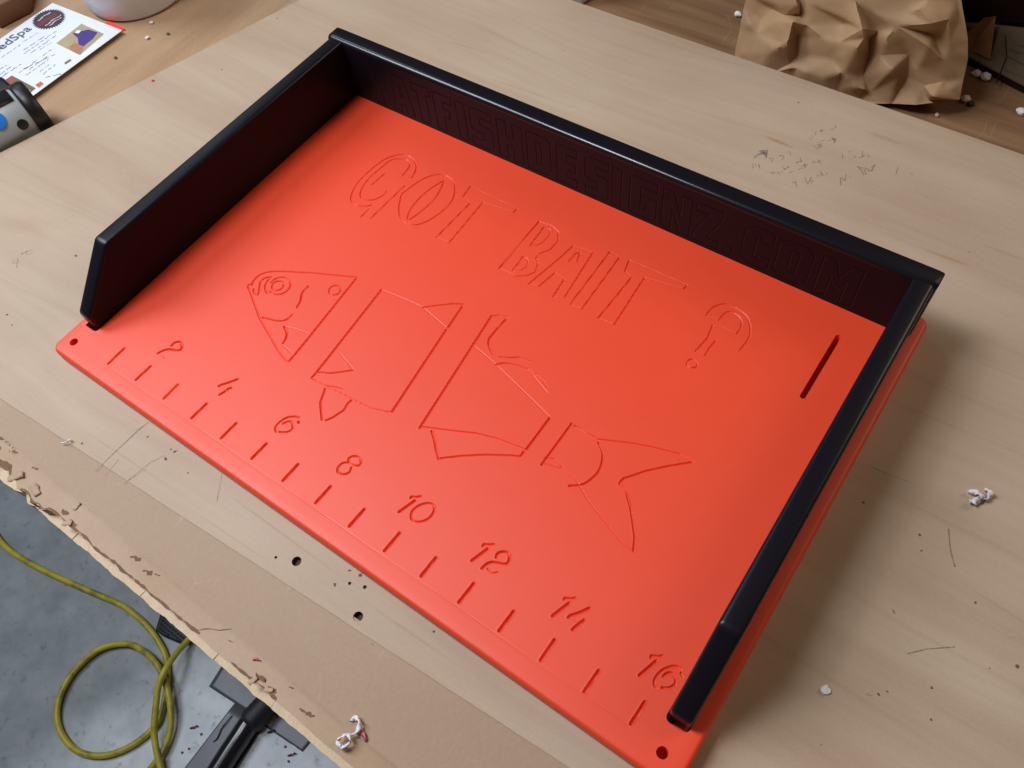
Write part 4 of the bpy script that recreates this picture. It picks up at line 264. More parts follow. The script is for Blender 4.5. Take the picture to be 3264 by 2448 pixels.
def mat_simple(name, c, rough=0.5, var=0.15, scale=80, bump=0.2, dist=0.0003, spec=0.5, sss=0.0):
    m = NT(name)
    n1 = m.noise(scale, detail=4)
    m.base(m.mix(n1, tuple(x*(1-var) for x in c), tuple(min(1, x*(1+var)) for x in c)))
    m.bump(m.noise(scale*6, detail=3), bump, dist); m.set(rough=rough, spec=spec)
    if sss: m.set(sss=sss); m.b.inputs['Subsurface Radius'].default_value = (0.01, 0.008, 0.006)
    return m.m
def mat_concrete():
    m = NT('concrete')
    n1 = m.noise(2.3, detail=6, rough=0.6); n2 = m.noise(22, detail=5); n3 = m.noise(160, detail=3)
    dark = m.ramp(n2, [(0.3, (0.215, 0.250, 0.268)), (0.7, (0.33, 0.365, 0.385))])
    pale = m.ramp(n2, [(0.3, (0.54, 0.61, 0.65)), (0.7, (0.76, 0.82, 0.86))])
    # slab turns paler towards larger x, along a noisy border
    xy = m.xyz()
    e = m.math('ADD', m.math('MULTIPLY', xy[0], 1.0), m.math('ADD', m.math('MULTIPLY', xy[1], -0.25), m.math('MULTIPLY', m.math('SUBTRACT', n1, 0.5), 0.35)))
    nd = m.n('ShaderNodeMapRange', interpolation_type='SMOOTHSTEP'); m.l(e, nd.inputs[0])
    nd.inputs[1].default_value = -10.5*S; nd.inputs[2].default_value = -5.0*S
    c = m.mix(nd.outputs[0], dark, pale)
    c = m.mix(m.math('MULTIPLY', m.ramp(m.noise(55, detail=6, rough=0.7), [(0.57, (0, 0, 0)), (0.66, (1, 1, 1))]), 0.40), c, (0.09, 0.10, 0.10))
    c = m.mix(m.math('MULTIPLY', m.ramp(n3, [(0.68, (0, 0, 0)), (0.74, (1, 1, 1))]), 0.12), c, (0.70, 0.75, 0.76))
    m.base(c); m.bump(m.math('ADD', n2, m.math('MULTIPLY', n3, 0.4)), 0.4, 0.002); m.set(rough=0.6, spec=0.4)
    return m.m
def mat_cord():
    m = NT('yellow_rubber')
    n = m.noise(38, detail=4); n2 = m.noise(8, detail=2)
    c = m.ramp(n, [(0.36, (0.25, 0.23, 0.03)), (0.48, (0.52, 0.44, 0.035)), (0.7, (0.66, 0.56, 0.05))])
    c = m.mix(m.math('MULTIPLY', n2, 0.35), c, (0.17, 0.21, 0.05))
    m.base(c); m.bump(n, 0.2, 0.0006); m.set(rough=0.42)
    return m.m
def mat_pencil():
    m = NT('pencil_graphite')
    m.base((0.055, 0.055, 0.065)); m.set(rough=0.5)
    a = m.ramp(m.noise(700, detail=3), [(0.30, (0.14,)*3), (0.65, (0.46,)*3)])
    m.l(a, m.b.inputs['Alpha'])
    return m.m
def mat_bag():
    m = NT('kraft_paper')
    n = m.noise(35, detail=5); n2 = m.noise(500, vec=m.map(scale=(0.3, 1, 2)), detail=3)
    c = m.mix(n, (0.42, 0.255, 0.130), (0.49, 0.315, 0.172)); c = m.mix(m.math('MULTIPLY', n2, 0.15), c, (0.26, 0.16, 0.085))
    m.base(c); m.bump(m.math('ADD', m.math('MULTIPLY', m.noise(22, detail=3), 1.2), m.math('MULTIPLY', n2, 0.1)), 0.30, 0.0022)
    m.set(rough=0.62, spec=0.35)
    return m.m

ORANGE = mat_orange(); BLACK = mat_black(); BLACKE = mat_black('black_plastic_edge', 0.19, 0.60); BLACKS = mat_black('black_plastic_side_edge', 0.27, 0.28); PLY = mat_ply()
BENCH = mat_kraft_board('hardboard_brown', (0.44, 0.318, 0.212), (0.50, 0.372, 0.256), (0.44, 0.30, 0.19), back=True)
LAYER = mat_kraft_board('kraft_layer', (0.50, 0.365, 0.245), (0.575, 0.435, 0.305), (0.40, 0.225, 0.105), fibres=0.15)
SPLINT = mat_simple('raw_pine', (0.70, 0.54, 0.345), 0.6, 0.18, 130, 0.6, 0.0006)
PLYEDGE = mat_simple('ply_edge', (0.52, 0.40, 0.28), 0.6, 0.2, 120, 0.5, 0.0005)
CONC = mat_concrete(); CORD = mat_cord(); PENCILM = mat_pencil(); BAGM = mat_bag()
TAPE = mat_simple('grey_tape', (0.095, 0.10, 0.118), 0.38, 0.15, 60, 0.3, 0.0003)
TAPE2 = mat_simple('pale_tape', (0.55, 0.58, 0.62), 0.35, 0.25, 60, 0.5, 0.001)
HOSE = mat_simple('black_rubber', (0.010, 0.010, 0.014), 0.22, 0.2, 40, 0.1, 0.0003, 0.6)
RUB = mat_simple('matt_rubber', (0.012, 0.012, 0.018), 0.55, 0.2, 90, 0.3, 0.0004)
WHITEP = mat_simple('white_plastic', (0.80, 0.85, 0.92), 0.30, 0.03, 30, 0.05, 0.0002, 0.5, 0.15)
WHITEB = mat_simple('white_card', (0.66, 0.67, 0.63), 0.6, 0.06, 60, 0.2)
PAPER = mat_simple('coated_paper', (0.83, 0.88, 0.97), 0.28, 0.01, 30, 0.05, 0.0001)
SHAVE = mat_simple('white_shaving', (0.85, 0.82, 0.86), 0.45, 0.05, 300, 0.2)
SHAVEP = mat_simple('pink_shaving', (0.60, 0.13, 0.20), 0.45, 0.2, 300, 0.2)
SHAVED = mat_simple('dark_red_shaving', (0.22, 0.02, 0.05), 0.45, 0.2, 300, 0.2)
DIRT = mat_simple('dark_dent', (0.13, 0.095, 0.068), 0.8, 0.3, 300, 0.2)
STAIN_SHADE = mat_simple('brown_tear_and_shade', (0.20, 0.11, 0.055), 0.8, 0.3, 200, 0.3)
HOLEM = mat_simple('hole_wood', (0.13, 0.08, 0.05), 0.8, 0.3, 200, 0.4)
GREYP = mat_simple('grey_plastic', (0.40, 0.46, 0.47), 0.4, 0.05, 60, 0.05)
DARKP = mat_simple('dark_plastic', (0.012, 0.010, 0.014), 0.4, 0.1, 60, 0.05)
BLUE = mat_simple('blue_plastic', (0.02, 0.22, 0.78), 0.35, 0.05, 60, 0.05)
DKBOX = mat_simple('dark_brown_case', (0.024, 0.011, 0.007), 0.85, 0.3, 30, 0.2, 0.0003, 0.08)
WOODB = mat_simple('brown_wood', (0.22, 0.085, 0.03), 0.5, 0.4, 40, 0.2)
INK = mat_simple('grey_ink', (0.14, 0.16, 0.20), 0.4, 0.1, 400, 0.0)
INKT = mat_simple('teal_ink', (0.09, 0.13, 0.16), 0.4, 0.3, 300, 0.0)
SEALM = mat_simple('maroon_ink', (0.055, 0.025, 0.035), 0.35, 0.3, 300, 0.0)
SEALR = mat_simple('red_ink', (0.17, 0.028, 0.022), 0.35, 0.2, 300, 0.0)
TAN = mat_simple('tan_ink', (0.45, 0.37, 0.20), 0.35, 0.25, 150, 0.0)
PURPLE = mat_simple('purple_ink', (0.055, 0.02, 0.22), 0.35, 0.3, 150, 0.0)
SKIN = mat_simple('peach_ink', (0.48, 0.20, 0.11), 0.35, 0.3, 150, 0.0)
OLIVE = mat_simple('olive_ink', (0.16, 0.14, 0.07), 0.35, 0.4, 150, 0.0)
REDB = mat_simple('brick_ink', (0.36, 0.10, 0.07), 0.35, 0.3, 150, 0.0)
ORI = mat_simple('orange_ink', (0.65, 0.16, 0.05), 0.35, 0.3, 150, 0.0)
FADED = mat_simple('faded_print', (0.085, 0.062, 0.04), 0.7, 0.4, 200, 0.0)
PRINTC = mat_kraft_board('shaded_carton', (0.11, 0.078, 0.045), (0.16, 0.118, 0.07), (0.10, 0.07, 0.045), fibres=0.1)  # browns darkened for the shade the carton lies in

# ------------------------------------------------------------------ carved sheets
def carve(rect, cell, nb, strokes, holes, fmap, flip, mat, name, parent, sub_parent=True, normal_up=True):
    """A sheet whose engraved grooves are real relief. Coarse quads where flat, fine cells round the grooves."""
    u0, u1, v0, v1 = rect
    NX = int(round((u1-u0)/cell/nb))*nb; NY = int(round((v1-v0)/cell/nb))*nb
    du = (u1-u0)/NX; dv = (v1-v0)/NY
    Hh = np.zeros((NX+1, NY+1), np.float32); Gc = np.full((NX, NY), -1, np.int16)
    names = []
    U = u0+np.arange(NX+1)*du; V = v0+np.arange(NY+1)*dv
    UC = (U[:-1]+U[1:])/2; VC = (V[:-1]+V[1:])/2
    for g, hw, dp, pts in strokes:
        if g not in names: names.append(g)
        gi = names.index(g)
        if len(pts) == 1: pts = pts+pts
        for (ax, ay), (bx, by) in zip(pts, pts[1:]):
            m_ = hw+3*cell
            i0 = max(0, int((min(ax, bx)-m_-u0)/du)); i1 = min(NX, int((max(ax, bx)+m_-u0)/du)+2)
            j0 = max(0, int((min(ay, by)-m_-v0)/dv)); j1 = min(NY, int((max(ay, by)+m_-v0)/dv)+2)
            if i1 <= i0 or j1 <= j0: continue
            def dist(X, Y):
                ex, ey = bx-ax, by-ay; L2 = ex*ex+ey*ey+1e-12
                t = np.clip(((X-ax)*ex+(Y-ay)*ey)/L2, 0, 1)
                return np.hypot(X-ax-t*ex, Y-ay-t*ey)
            X, Y = np.meshgrid(U[i0:i1+1], V[j0:j1+1], indexing='ij')
            d = dist(X, Y)
            h = -dp*np.clip((1-d/hw)*2.4, 0, 1)
            # a low burr beside the cut
            h = h+np.where(h > -1e-6, dp*0.04*np.exp(-((d-hw*1.35)/(hw*0.35))**2)*(d < hw*2.2), 0)
            sub = Hh[i0:i1+1, j0:j1+1]
            Hh[i0:i1+1, j0:j1+1] = np.where(h < -1e-6, np.minimum(sub, h), np.where(sub < -1e-6, sub, np.maximum(sub, h)))
            X, Y = np.meshgrid(UC[i0:i1], VC[j0:j1], indexing='ij')
            d = dist(X, Y)
            sub = Gc[i0:i1, j0:j1]; Gc[i0:i1, j0:j1] = np.where((d < hw+0.9*cell) & (sub < 0), gi, sub)
    act = (np.abs(Hh) > 1e-7)
    cellact = act[:-1, :-1] | act[1:, :-1] | act[:-1, 1:] | act[1:, 1:] | (Gc >= 0)
    removed = np.zeros((NX, NY), bool)
    XC, YC = np.meshgrid(UC, VC, indexing='ij')
    near = np.zeros((NX, NY), bool)
    for sdf in holes:
        s_ = sdf(XC, YC); removed |= s_ < 0; near |= np.abs(s_) < 2.2*cell
    cellact |= near | removed
    BX, BY = NX//nb, NY//nb
    blk = cellact.reshape(BX, nb, BY, nb).any(axis=(1, 3))
    d_ = blk.copy()  # one ring of dilation keeps borders flat
    fine = np.repeat(np.repeat(d_, nb, 0), nb, 1) & ~removed
    iu, iv = np.nonzero(fine)
    def vid(i, j): return i*(NY+1)+j
    q = np.stack([vid(iu, iv), vid(iu+1, iv), vid(iu+1, iv+1), vid(iu, iv+1)], 1)
    gq = Gc[iu, iv]
    cu, cv = np.nonzero(~blk)
    qc = np.stack([vid(cu*nb, cv*nb), vid(cu*nb+nb, cv*nb), vid(cu*nb+nb, cv*nb+nb), vid(cu*nb, cv*nb+nb)], 1)
    q = np.concatenate([q, qc]); gq = np.concatenate([gq, np.full(len(qc), -1)])
    PU, PV = np.meshgrid(U, V, indexing='ij'); PU = PU.copy(); PV = PV.copy()
    for sdf in holes:
        s_ = sdf(PU, PV); e = 1e-4
        gx = (sdf(PU+e, PV)-s_)/e; gy = (sdf(PU, PV+e)-s_)/e
        m_ = (s_ < 0.5*cell) & (s_ > -1.5*cell)
        PU = np.where(m_, PU-s_*gx, PU); PV = np.where(m_, PV-s_*gy, PV)
    co = fmap(PU.ravel(), PV.ravel(), Hh.ravel())*S
    if flip: q = q[:, ::-1]
    out = {}
    for gi in range(-1, len(names)):
        f = q[gq == gi]
        if not len(f): continue
        used, invx = np.unique(f, return_inverse=True)
        me = bpy.data.meshes.new('sheet')
        me.vertices.add(len(used)); me.vertices.foreach_set('co', co[used].astype(np.float32).ravel())
        me.loops.add(len(f)*4); me.loops.foreach_set('vertex_index', invx.astype(np.int32).ravel())
        me.polygons.add(len(f)); me.polygons.foreach_set('loop_start', np.arange(0, len(f)*4, 4, dtype=np.int32))
        me.polygons.foreach_set('use_smooth', np.ones(len(f), bool))
        me.update(calc_edges=True); me.validate()
        out[names[gi] if gi >= 0 else None] = me
    return out

# ------------------------------------------------------------------ the setting
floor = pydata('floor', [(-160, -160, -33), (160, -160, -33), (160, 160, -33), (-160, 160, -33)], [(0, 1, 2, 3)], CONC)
tag(floor, kind='structure')

# ------------------------------------------------------------------ workbench
ZB = -1.25
bench = empty('workbench', (5, 10, -33), 'long wooden workbench with a ragged, splintered front edge under the plywood sheet', 'workbench')
def edge_line(x0, x1, step, fn):
    n = int((x1-x0)/step); return [(x0+(x1-x0)*i/n, fn(x0+(x1-x0)*i/n)) for i in range(n+1)]
def rag(x, amp, f=1.0, seed=0.0):
    return amp*(noise.noise(Vector((x*f, seed, 0)))+0.5*noise.noise(Vector((x*f*3.1, seed+5, 0))))
def sx(v): return 16.77+(v-16.77)*0.957
ZF = -0.515; ZL = -0.60
bm = bmesh.new()
prism(bm, [(-45, -1.0), (48, -1.0), (48, 60), (-45, 60)], -1.95, ZB)
top = obj('top_board', bm, BENCH, bench)
def fl(x): return -2.15+0.0605*x+rag(x, 0.012, 1.2)
bm = bmesh.new()
front = edge_line(-45, 36, 0.25, lambda x: -2.89-0.014*x+rag(x, 0.035, 0.9))
prism(bm, front+[(36.0, fl(36)-0.008)]+[(x_, fl(x_)-0.003) for x_, _ in reversed(edge_line(-10.8, 35.8, 0.25, lambda x: 0))]+[(-45, -2.81)], -1.24, ZF)
for v in bm.verts:
    if v.co.z > -0.6 and abs(v.co.y+2.89+0.014*v.co.x) < 0.12: v.co.z -= 0.02
obj('front_strip', bm, BENCH, bench)
bm = bmesh.new()
def lay(x):
    a = 0.05 if x > 2.5 else 0.26
    return -3.45-0.008*x+rag(x, a, 1.3, 3)+(0.10*math.sin(x*2.3) if x < 2.5 else 0)
prism(bm, edge_line(-45, 48, 0.12, lay)+[(48, -2.5), (-45, -2.5)], -0.86, ZL)
obj('under_layer', bm, LAYER, bench)
x = -20.0; k = 0
while x < 26:
    L = rnd.choice([0.8, 1.7, 2.4, 3.1, 0.5]); bm = bmesh.new()
    x1 = x+L
    pl = edge_line(x, x1-0.02, 0.09, lambda t: -3.64-0.006*t+rag(t, 0.03, 2.2, 8)+(rag(t, 0.16, 1.1, 2) if t < 2 else 0))
    zt = -0.90+rnd.uniform(-0.02, 0.02)
    prism(bm, pl+[(x1-0.02+rnd.uniform(-.04, .04), -3.2), (x, -3.2)], -1.25, zt)
    for v in bm.verts:
        v.co.z += 0.012*noise.noise(v.co*5)
    obj('splinter_strip', bm, SPLINT, bench); x = x1
bm = bmesh.new(); prism(bm, [(-45, -3.0), (48, -3.5), (48, -1.02), (-45, -1.02)], -1.94, -1.26); obj('core_board', bm, PLYEDGE, bench)
# torn flakes and curls along the chewed-up part of the edge
for (fx, fy, s_, a) in ((-1.1, -3.3, 0.42, 0.4), (-0.3, -3.42, 0.36, 2.2), (1.05, -3.38, 0.24, 1.0), (1.75, -3.33, 0.22, 2.8), (3.1, -3.45, 0.15, 0.6), (2.95, -3.05, 0.13, 1.6), (9.25, -3.5, 0.13, 1.3), (9.65, -3.45, 0.12, 0.5), (-2.0, -3.15, 0.4, 1.2)):
    V_ = []; F_ = []
    for i in range(6):
        for j in range(4):
            u = i/5-0.5; v = j/3-0.5
            r_ = s_*(1-0.5*abs(u)+0.3*noise.noise(Vector((u*5, fx, 3))))
            X = u*s_*1.6; Y = v*r_*(0.9+0.5*noise.noise(Vector((fx+u*3, v*2, 1)))); Z_ = 0.012+0.30*s_*max(0, u+0.15)**1.5+0.22*s_*abs(noise.noise(Vector((u*4, v*4, fx*3))))
            V_.append((fx+X*math.cos(a)-Y*math.sin(a), fy+X*math.sin(a)+Y*math.cos(a), ZL+Z_))
    for i in range(5):
        for j in range(3): F_.append((i*4+j, i*4+j+1, i*4+j+5, i*4+j+4))
    o = pydata('torn_flake', V_, F_, LAYER, bench, True)
    md = o.modifiers.new('thick', 'SOLIDIFY'); md.thickness = 0.015*S
for (dx, dy, r_) in ((-0.3, -2.98, .05), (0.55, -2.98, .05), (10.4, -3.32, .06), (5.35, -3.1, .04), (-1.0, -2.95, .05), (7.9, -3.2, .03), (9.7, -3.15, .03), (4.6, -3.12, .08), (5.1, -3.18, .07)):
    dx = sx(dx); bm = bmesh.new(); ribbon(bm, [(dx-r_*1.6, dy-r_*.5), (dx-r_*.4, dy+r_*.2), (dx+r_*.5, dy-r_*.1), (dx+r_*1.6, dy+r_*.7)], r_*0.9, ZL+0.006, 0.8); obj('dent', bm, STAIN_SHADE, bench)
for xa, xb in ((0.2, 0.9), (1.4, 7.6), (8.6, 9.9)):  # brown strips paint the shaded gap between under layer and splinters
    bm = bmesh.new(); ribbon(bm, [(x_, lay(x_)+0.030+0.012*noise.noise(Vector((x_*3, 0, 0)))) for x_, _ in edge_line(xa, xb, 0.1, lambda t: 0)], 0.045, ZL+0.006, 0.95); obj('gap_shade_line', bm, STAIN_SHADE, bench)
for cx_, cy_, w_, h_ in ((-0.9, -3.22, .30, .12), (-0.2, -3.35, .36, .10), (2.2, -3.30, .14, .07), (2.6, -3.38, .2, .06), (9.0, -3.37, .22, .05), (9.4, -3.40, .16, .06), (4.6, -3.1, .1, .05), (10.2, -3.35, .1, .03)):
    bm = bmesh.new(); vv = []
    for k in range(22):
        a = 2*math.pi*k/22; q_ = 0.75+0.6*noise.noise(Vector((math.cos(a)*1.7, math.sin(a)*1.7, cx_*3)))
        vv.append(bm.verts.new((sx(cx_)+w_*q_*math.cos(a), cy_+h_*q_*math.sin(a), ZL+0.007)))
    bm.faces.new(vv); bmesh.ops.triangulate(bm, faces=bm.faces[:]); obj('torn_patch', bm, STAIN_SHADE, bench)
bm = bmesh.new(); ribbon(bm, [(sx(a_), b_) for a_, b_ in [(7.1, -3.44), (7.22, -3.32), (7.35, -3.24), (7.5, -3.18), (7.6, -3.10), (7.75, -2.98)]], 0.016, ZL+0.006, 0.8); obj('crack', bm, STAIN_SHADE, bench)

# ------------------------------------------------------------------ plywood sheet
ply = empty('plywood_sheet', (5, 8, -1.25), 'pale maple plywood sheet with pencil notes and drill holes, lying under the orange tray', 'plywood sheet')
outline = [(x_, y_) for x_, y_ in edge_line(-10.88, 34, 0.5, fl)]+[(34, 18.42)]+[(x_, 18.50+rag(x_, 0.015, 1.0, 4)) for x_ in np.arange(33, -4.3, -0.5)]+[(-4.43, 18.53)]
outline += [(-4.43+(-10.88+4.43)*t+0.12*math.sin(3.14*t), 18.53+(-2.81-18.53)*t+rag(t*20, 0.02, 1, 9)) for t in np.linspace(0.03, 0.985, 40)]
holes_c = [(8.31, -1.14, 0.108), (10.24, -1.30, 0.108)]
holes_c += [(9.95, -0.74, 0.042), (7.86, -1.33, 0.032), (9.62, -0.86, 0.036)]
vs = [Vector(p) for p in outline]; es = [(i, (i+1) % len(outline)) for i in range(len(outline))]
rings = []
for (cx, cy, r_) in holes_c:
    b0 = len(vs); n_ = 20
    vs += [Vector((cx+r_*math.cos(2*math.pi*k/n_)*(1+0.05*math.sin(3*k)), cy+r_*math.sin(2*math.pi*k/n_))) for k in range(n_)]
    es += [(b0+k, b0+(k+1) % n_) for k in range(n_)]; rings.append((b0, n_))
ov, oe, of, *_ = delaunay_2d_cdt(vs, es, [], 0, 1e-6)
bm = bmesh.new(); bv = [bm.verts.new((v.x, v.y, -0.5)) for v in ov]
from mathutils.geometry import intersect_point_tri_2d
def inside(poly, p):
    c = False; n_ = len(poly); j = n_-1
    for i in range(n_):
        if ((poly[i][1] > p[1]) != (poly[j][1] > p[1])) and (p[0] < (poly[j][0]-poly[i][0])*(p[1]-poly[i][1])/(poly[j][1]-poly[i][1])+poly[i][0]): c = not c
        j = i
    return c
for f in of:
    cx = sum(ov[i].x for i in f)/len(f); cy = sum(ov[i].y for i in f)/len(f)
    if any((cx-h[0])**2+(cy-h[1])**2 < (h[2]*0.98)**2 for h in holes_c): continue
    if inside(outline, (cx, cy)): bm.faces.new([bv[i] for i in f])
o = obj('face_veneer', bm, PLY, ply)
if o.data.polygons[0].normal.z < 0: o.data.flip_normals()
bm = bmesh.new()
n_ = len(outline); a = [bm.verts.new((p[0], p[1], -0.5)) for p in outline]; b = [bm.verts.new((p[0], p[1], ZB+0.01)) for p in outline]
for i in range(n_): bm.faces.new((a[i], a[(i+1) % n_], b[(i+1) % n_], b[i]))
bm.faces.new(b)
obj('sheet_core', bm, PLYEDGE, ply)
for (cx, cy, r_) in holes_c:
    bm = bmesh.new(); n_ = 20; dp = 0.14 if r_ > 0.09 else 0.05
    a = [bm.verts.new((cx+r_*math.cos(2*math.pi*k/n_)*(1+0.05*math.sin(3*k)), cy+r_*math.sin(2*math.pi*k/n_), -0.5)) for k in range(n_)]
    b = [bm.verts.new((v.co.x, v.co.y, -0.5-dp)) for v in a]
    for k in range(n_): bm.faces.new((a[k], b[k], b[(k+1) % n_], a[(k+1) % n_]))
    bm.faces.new(b); o = obj('drill_hole', bm, HOLEM, ply)
for w_, pts in PENCIL:
    bm = bmesh.new()
    if len(pts) == 2:
        pts = [pts[0], [(pts[0][0]+pts[1][0])/2+rnd.uniform(-.01, .01), (pts[0][1]+pts[1][1])/2+rnd.uniform(-.01, .01)], pts[1]]
    ribbon(bm, pts, w_*(1.5 if w_ < 0.03 else 1.2), -0.494, 0.35); obj('pencil_mark', bm, PENCILM, ply)
for sx, sy, sr in SPECKS:
    bm = bmesh.new(); n_ = 9; e_ = rnd.uniform(0.5, 1.0); a0 = rnd.uniform(0, 3)
    vv = []
    for k in range(n_):
        a = 2*math.pi*k/n_; r_ = sr*0.62*rnd.uniform(0.55, 1.25)
        X = r_*math.cos(a); Y = r_*e_*math.sin(a)
        vv.append(bm.verts.new((sx+X*math.cos(a0)-Y*math.sin(a0), sy+X*math.sin(a0)+Y*math.cos(a0), -0.494)))
    bm.faces.new(vv); obj('dent', bm, DIRT, ply)

# ------------------------------------------------------------------ the tray
tray = empty('bait_tray', (8.26, 5.46, -0.5), 'orange plastic bait cutting board with black walls on three sides, engraved fish and ruler', 'bait board')
XL, XR, YF, YB = -0.745, 17.245, -0.545, 11.55
RC = 0.25
def circ_sdf(cx, cy, r_): return lambda X, Y: np.hypot(X-cx, Y-cy)-r_
def rr_sdf(x0, x1, y0, y1, r_):
    cx, cy, hx, hy = (x0+x1)/2, (y0+y1)/2, (x1-x0)/2-r_, (y1-y0)/2-r_
    def f(X, Y):
        qx = np.abs(X-cx)-hx; qy = np.abs(Y-cy)-hy
        return np.hypot(np.maximum(qx, 0), np.maximum(qy, 0))+np.minimum(np.maximum(qx, qy), 0)-r_
    return f
def rr_pts(x0, x1, y0, y1, r_, n=8):
    P = []
    for cx, cy, a0 in ((x1-r_, y0+r_, -90), (x1-r_, y1-r_, 0), (x0+r_, y1-r_, 90), (x0+r_, y0+r_, 180)):
        for k in range(n+1):
            a = math.radians(a0+90*k/n); P.append((cx+r_*math.cos(a), cy+r_*math.sin(a)))
    return P
HOLES = [(-0.325, -0.10, 0.108), (16.724, -0.10, 0.112)]
SLOT = (15.582, 15.712, 8.02, 10.04, 0.064)
POCKR = (16.47, 16.950, 0.415, 3.0, 0.11); POCKL = (-0.545, -0.062, 0.415, 3.0, 0.11)
holes = [circ_sdf(*h) for h in HOLES]+[rr_sdf(*SLOT), rr_sdf(*POCKR), rr_sdf(*POCKL)]
inner = (XL+RC, XR-RC, YF+RC, YB-RC)
strokes = []
for g, hw, dp, pts in BOARD_STROKES: strokes.append((g, hw*0.92, dp*(1.35 if dp > 0.02 else 0.55), pts))
meshes = carve(inner, 0.0125, 12, strokes, holes, lambda u, v, h: np.stack([u, v, h], 1), False, ORANGE, 'board', tray)
# rim, edge round-over, underside, hole walls
bm = bmesh.new()
prof = [(RC, 0.0)]+[(0.10-0.10*math.sin(math.radians(a)), -0.10+0.10*math.cos(math.radians(a))) for a in (0, 18, 36, 54, 72, 90)]
prof += [(0.0, -0.44), (0.02, -0.48), (0.06, -0.4975), (2.0, -0.4975)]
loops = []
for ins, z in prof:
    r_ = max(RC-ins, 0.0001)
    P = rr_pts(XL+ins, XR-ins, YF+ins, YB-ins, r_) if ins < RC else rr_pts(XL+ins, XR-ins, YF+ins, YB-ins, 0.0001)
    loops.append([bm.verts.new((p[0], p[1], z)) for p in P])
for A_, B_ in zip(loops, loops[1:]):
    n_ = len(A_)
    for k in range(n_): bm.faces.new((A_[k], A_[(k+1) % n_], B_[(k+1) % n_], B_[k]))
def wall_ring(P, z0, z1, floor_=False):
    a = [bm.verts.new((p[0], p[1], z0)) for p in P]; b = [bm.verts.new((p[0], p[1], z1)) for p in P]
    for k in range(len(P)): bm.faces.new((a[k], a[(k+1) % len(P)], b[(k+1) % len(P)], b[k]))
    if floor_: bm.faces.new(b)
for cx, cy, r_ in HOLES: wall_ring([(cx+r_*math.cos(2*math.pi*k/40), cy+r_*math.sin(2*math.pi*k/40)) for k in range(40)], 0, -0.499)
wall_ring(rr_pts(*SLOT), 0, -0.499)
wall_ring(rr_pts(*POCKR), 0, -0.34, True); wall_ring(rr_pts(*POCKL), 0, -0.34, True)
bmesh.ops.remove_doubles(bm, verts=bm.verts, dist=0.0002)
rim = bpy.data.meshes.new('rim')
bmesh.ops.recalc_face_normals(bm, faces=bm.faces)
for v in bm.verts: v.co *= S
for f in bm.faces: f.smooth = True
bm.to_mesh(rim); bm.free()
# join the flat of the board with its rim into one mesh
bj = bmesh.new(); bj.from_mesh(meshes[None]); bj.from_mesh(rim)
me = bpy.data.meshes.new('board'); bj.to_mesh(me); bj.free()
try: me.set_sharp_from_angle(angle=math.radians(50))
except Exception: pass
board = link('board', me, ORANGE, tray)
PN = {'fish_head': 'engraved_fish_head', 'fish_tail': 'engraved_fish_tail', 'ruler_line': 'ruler_line', 'question_mark': 'engraved_question_mark'}
for g, me in meshes.items():
    if g is None: continue
    nm = g.split('.')[0]
    nm = PN.get(nm, 'engraved_fish_body' if nm.startswith('fish') else 'engraved_letter' if nm.startswith('letter') else 'engraved_number' if nm.startswith('number') else nm)
    link(nm, me, ORANGE, board)

# walls
def side_wall(xa, xb, nm='side_wall'):
    prof = [(0.50, -0.33), (0.50, 0.46), (1.97, 1.86), (10.795, 1.86), (10.795, -0.33)]
    bm = bmesh.new()
    a = [bm.verts.new((xa, y, z)) for y, z in prof]; b = [bm.verts.new((xb, y, z)) for y, z in prof]
    n_ = len(prof); bm.faces.new(a); bm.faces.new(b[::-1])
    for i in range(n_): bm.faces.new((a[i], b[i], b[(i+1) % n_], a[(i+1) % n_]))
    bmesh.ops.recalc_face_normals(bm, faces=bm.faces)
    es = [e for e in bm.edges if not all(abs(v.co.y-10.795) < 0.01 for v in e.verts) and not all(v.co.z < -0.3 for v in e.verts)]
    bmesh.ops.bevel(bm, geom=es, offset=0.095, segments=4, profile=0.5, affect='EDGES', clamp_overlap=True, material=1)
    o = obj(nm, bm, BLACK, tray); o.data.materials.append(BLACKS); autosmooth(o, 30); return o
side_wall(-0.535, -0.078); side_wall(16.485, 16.945)
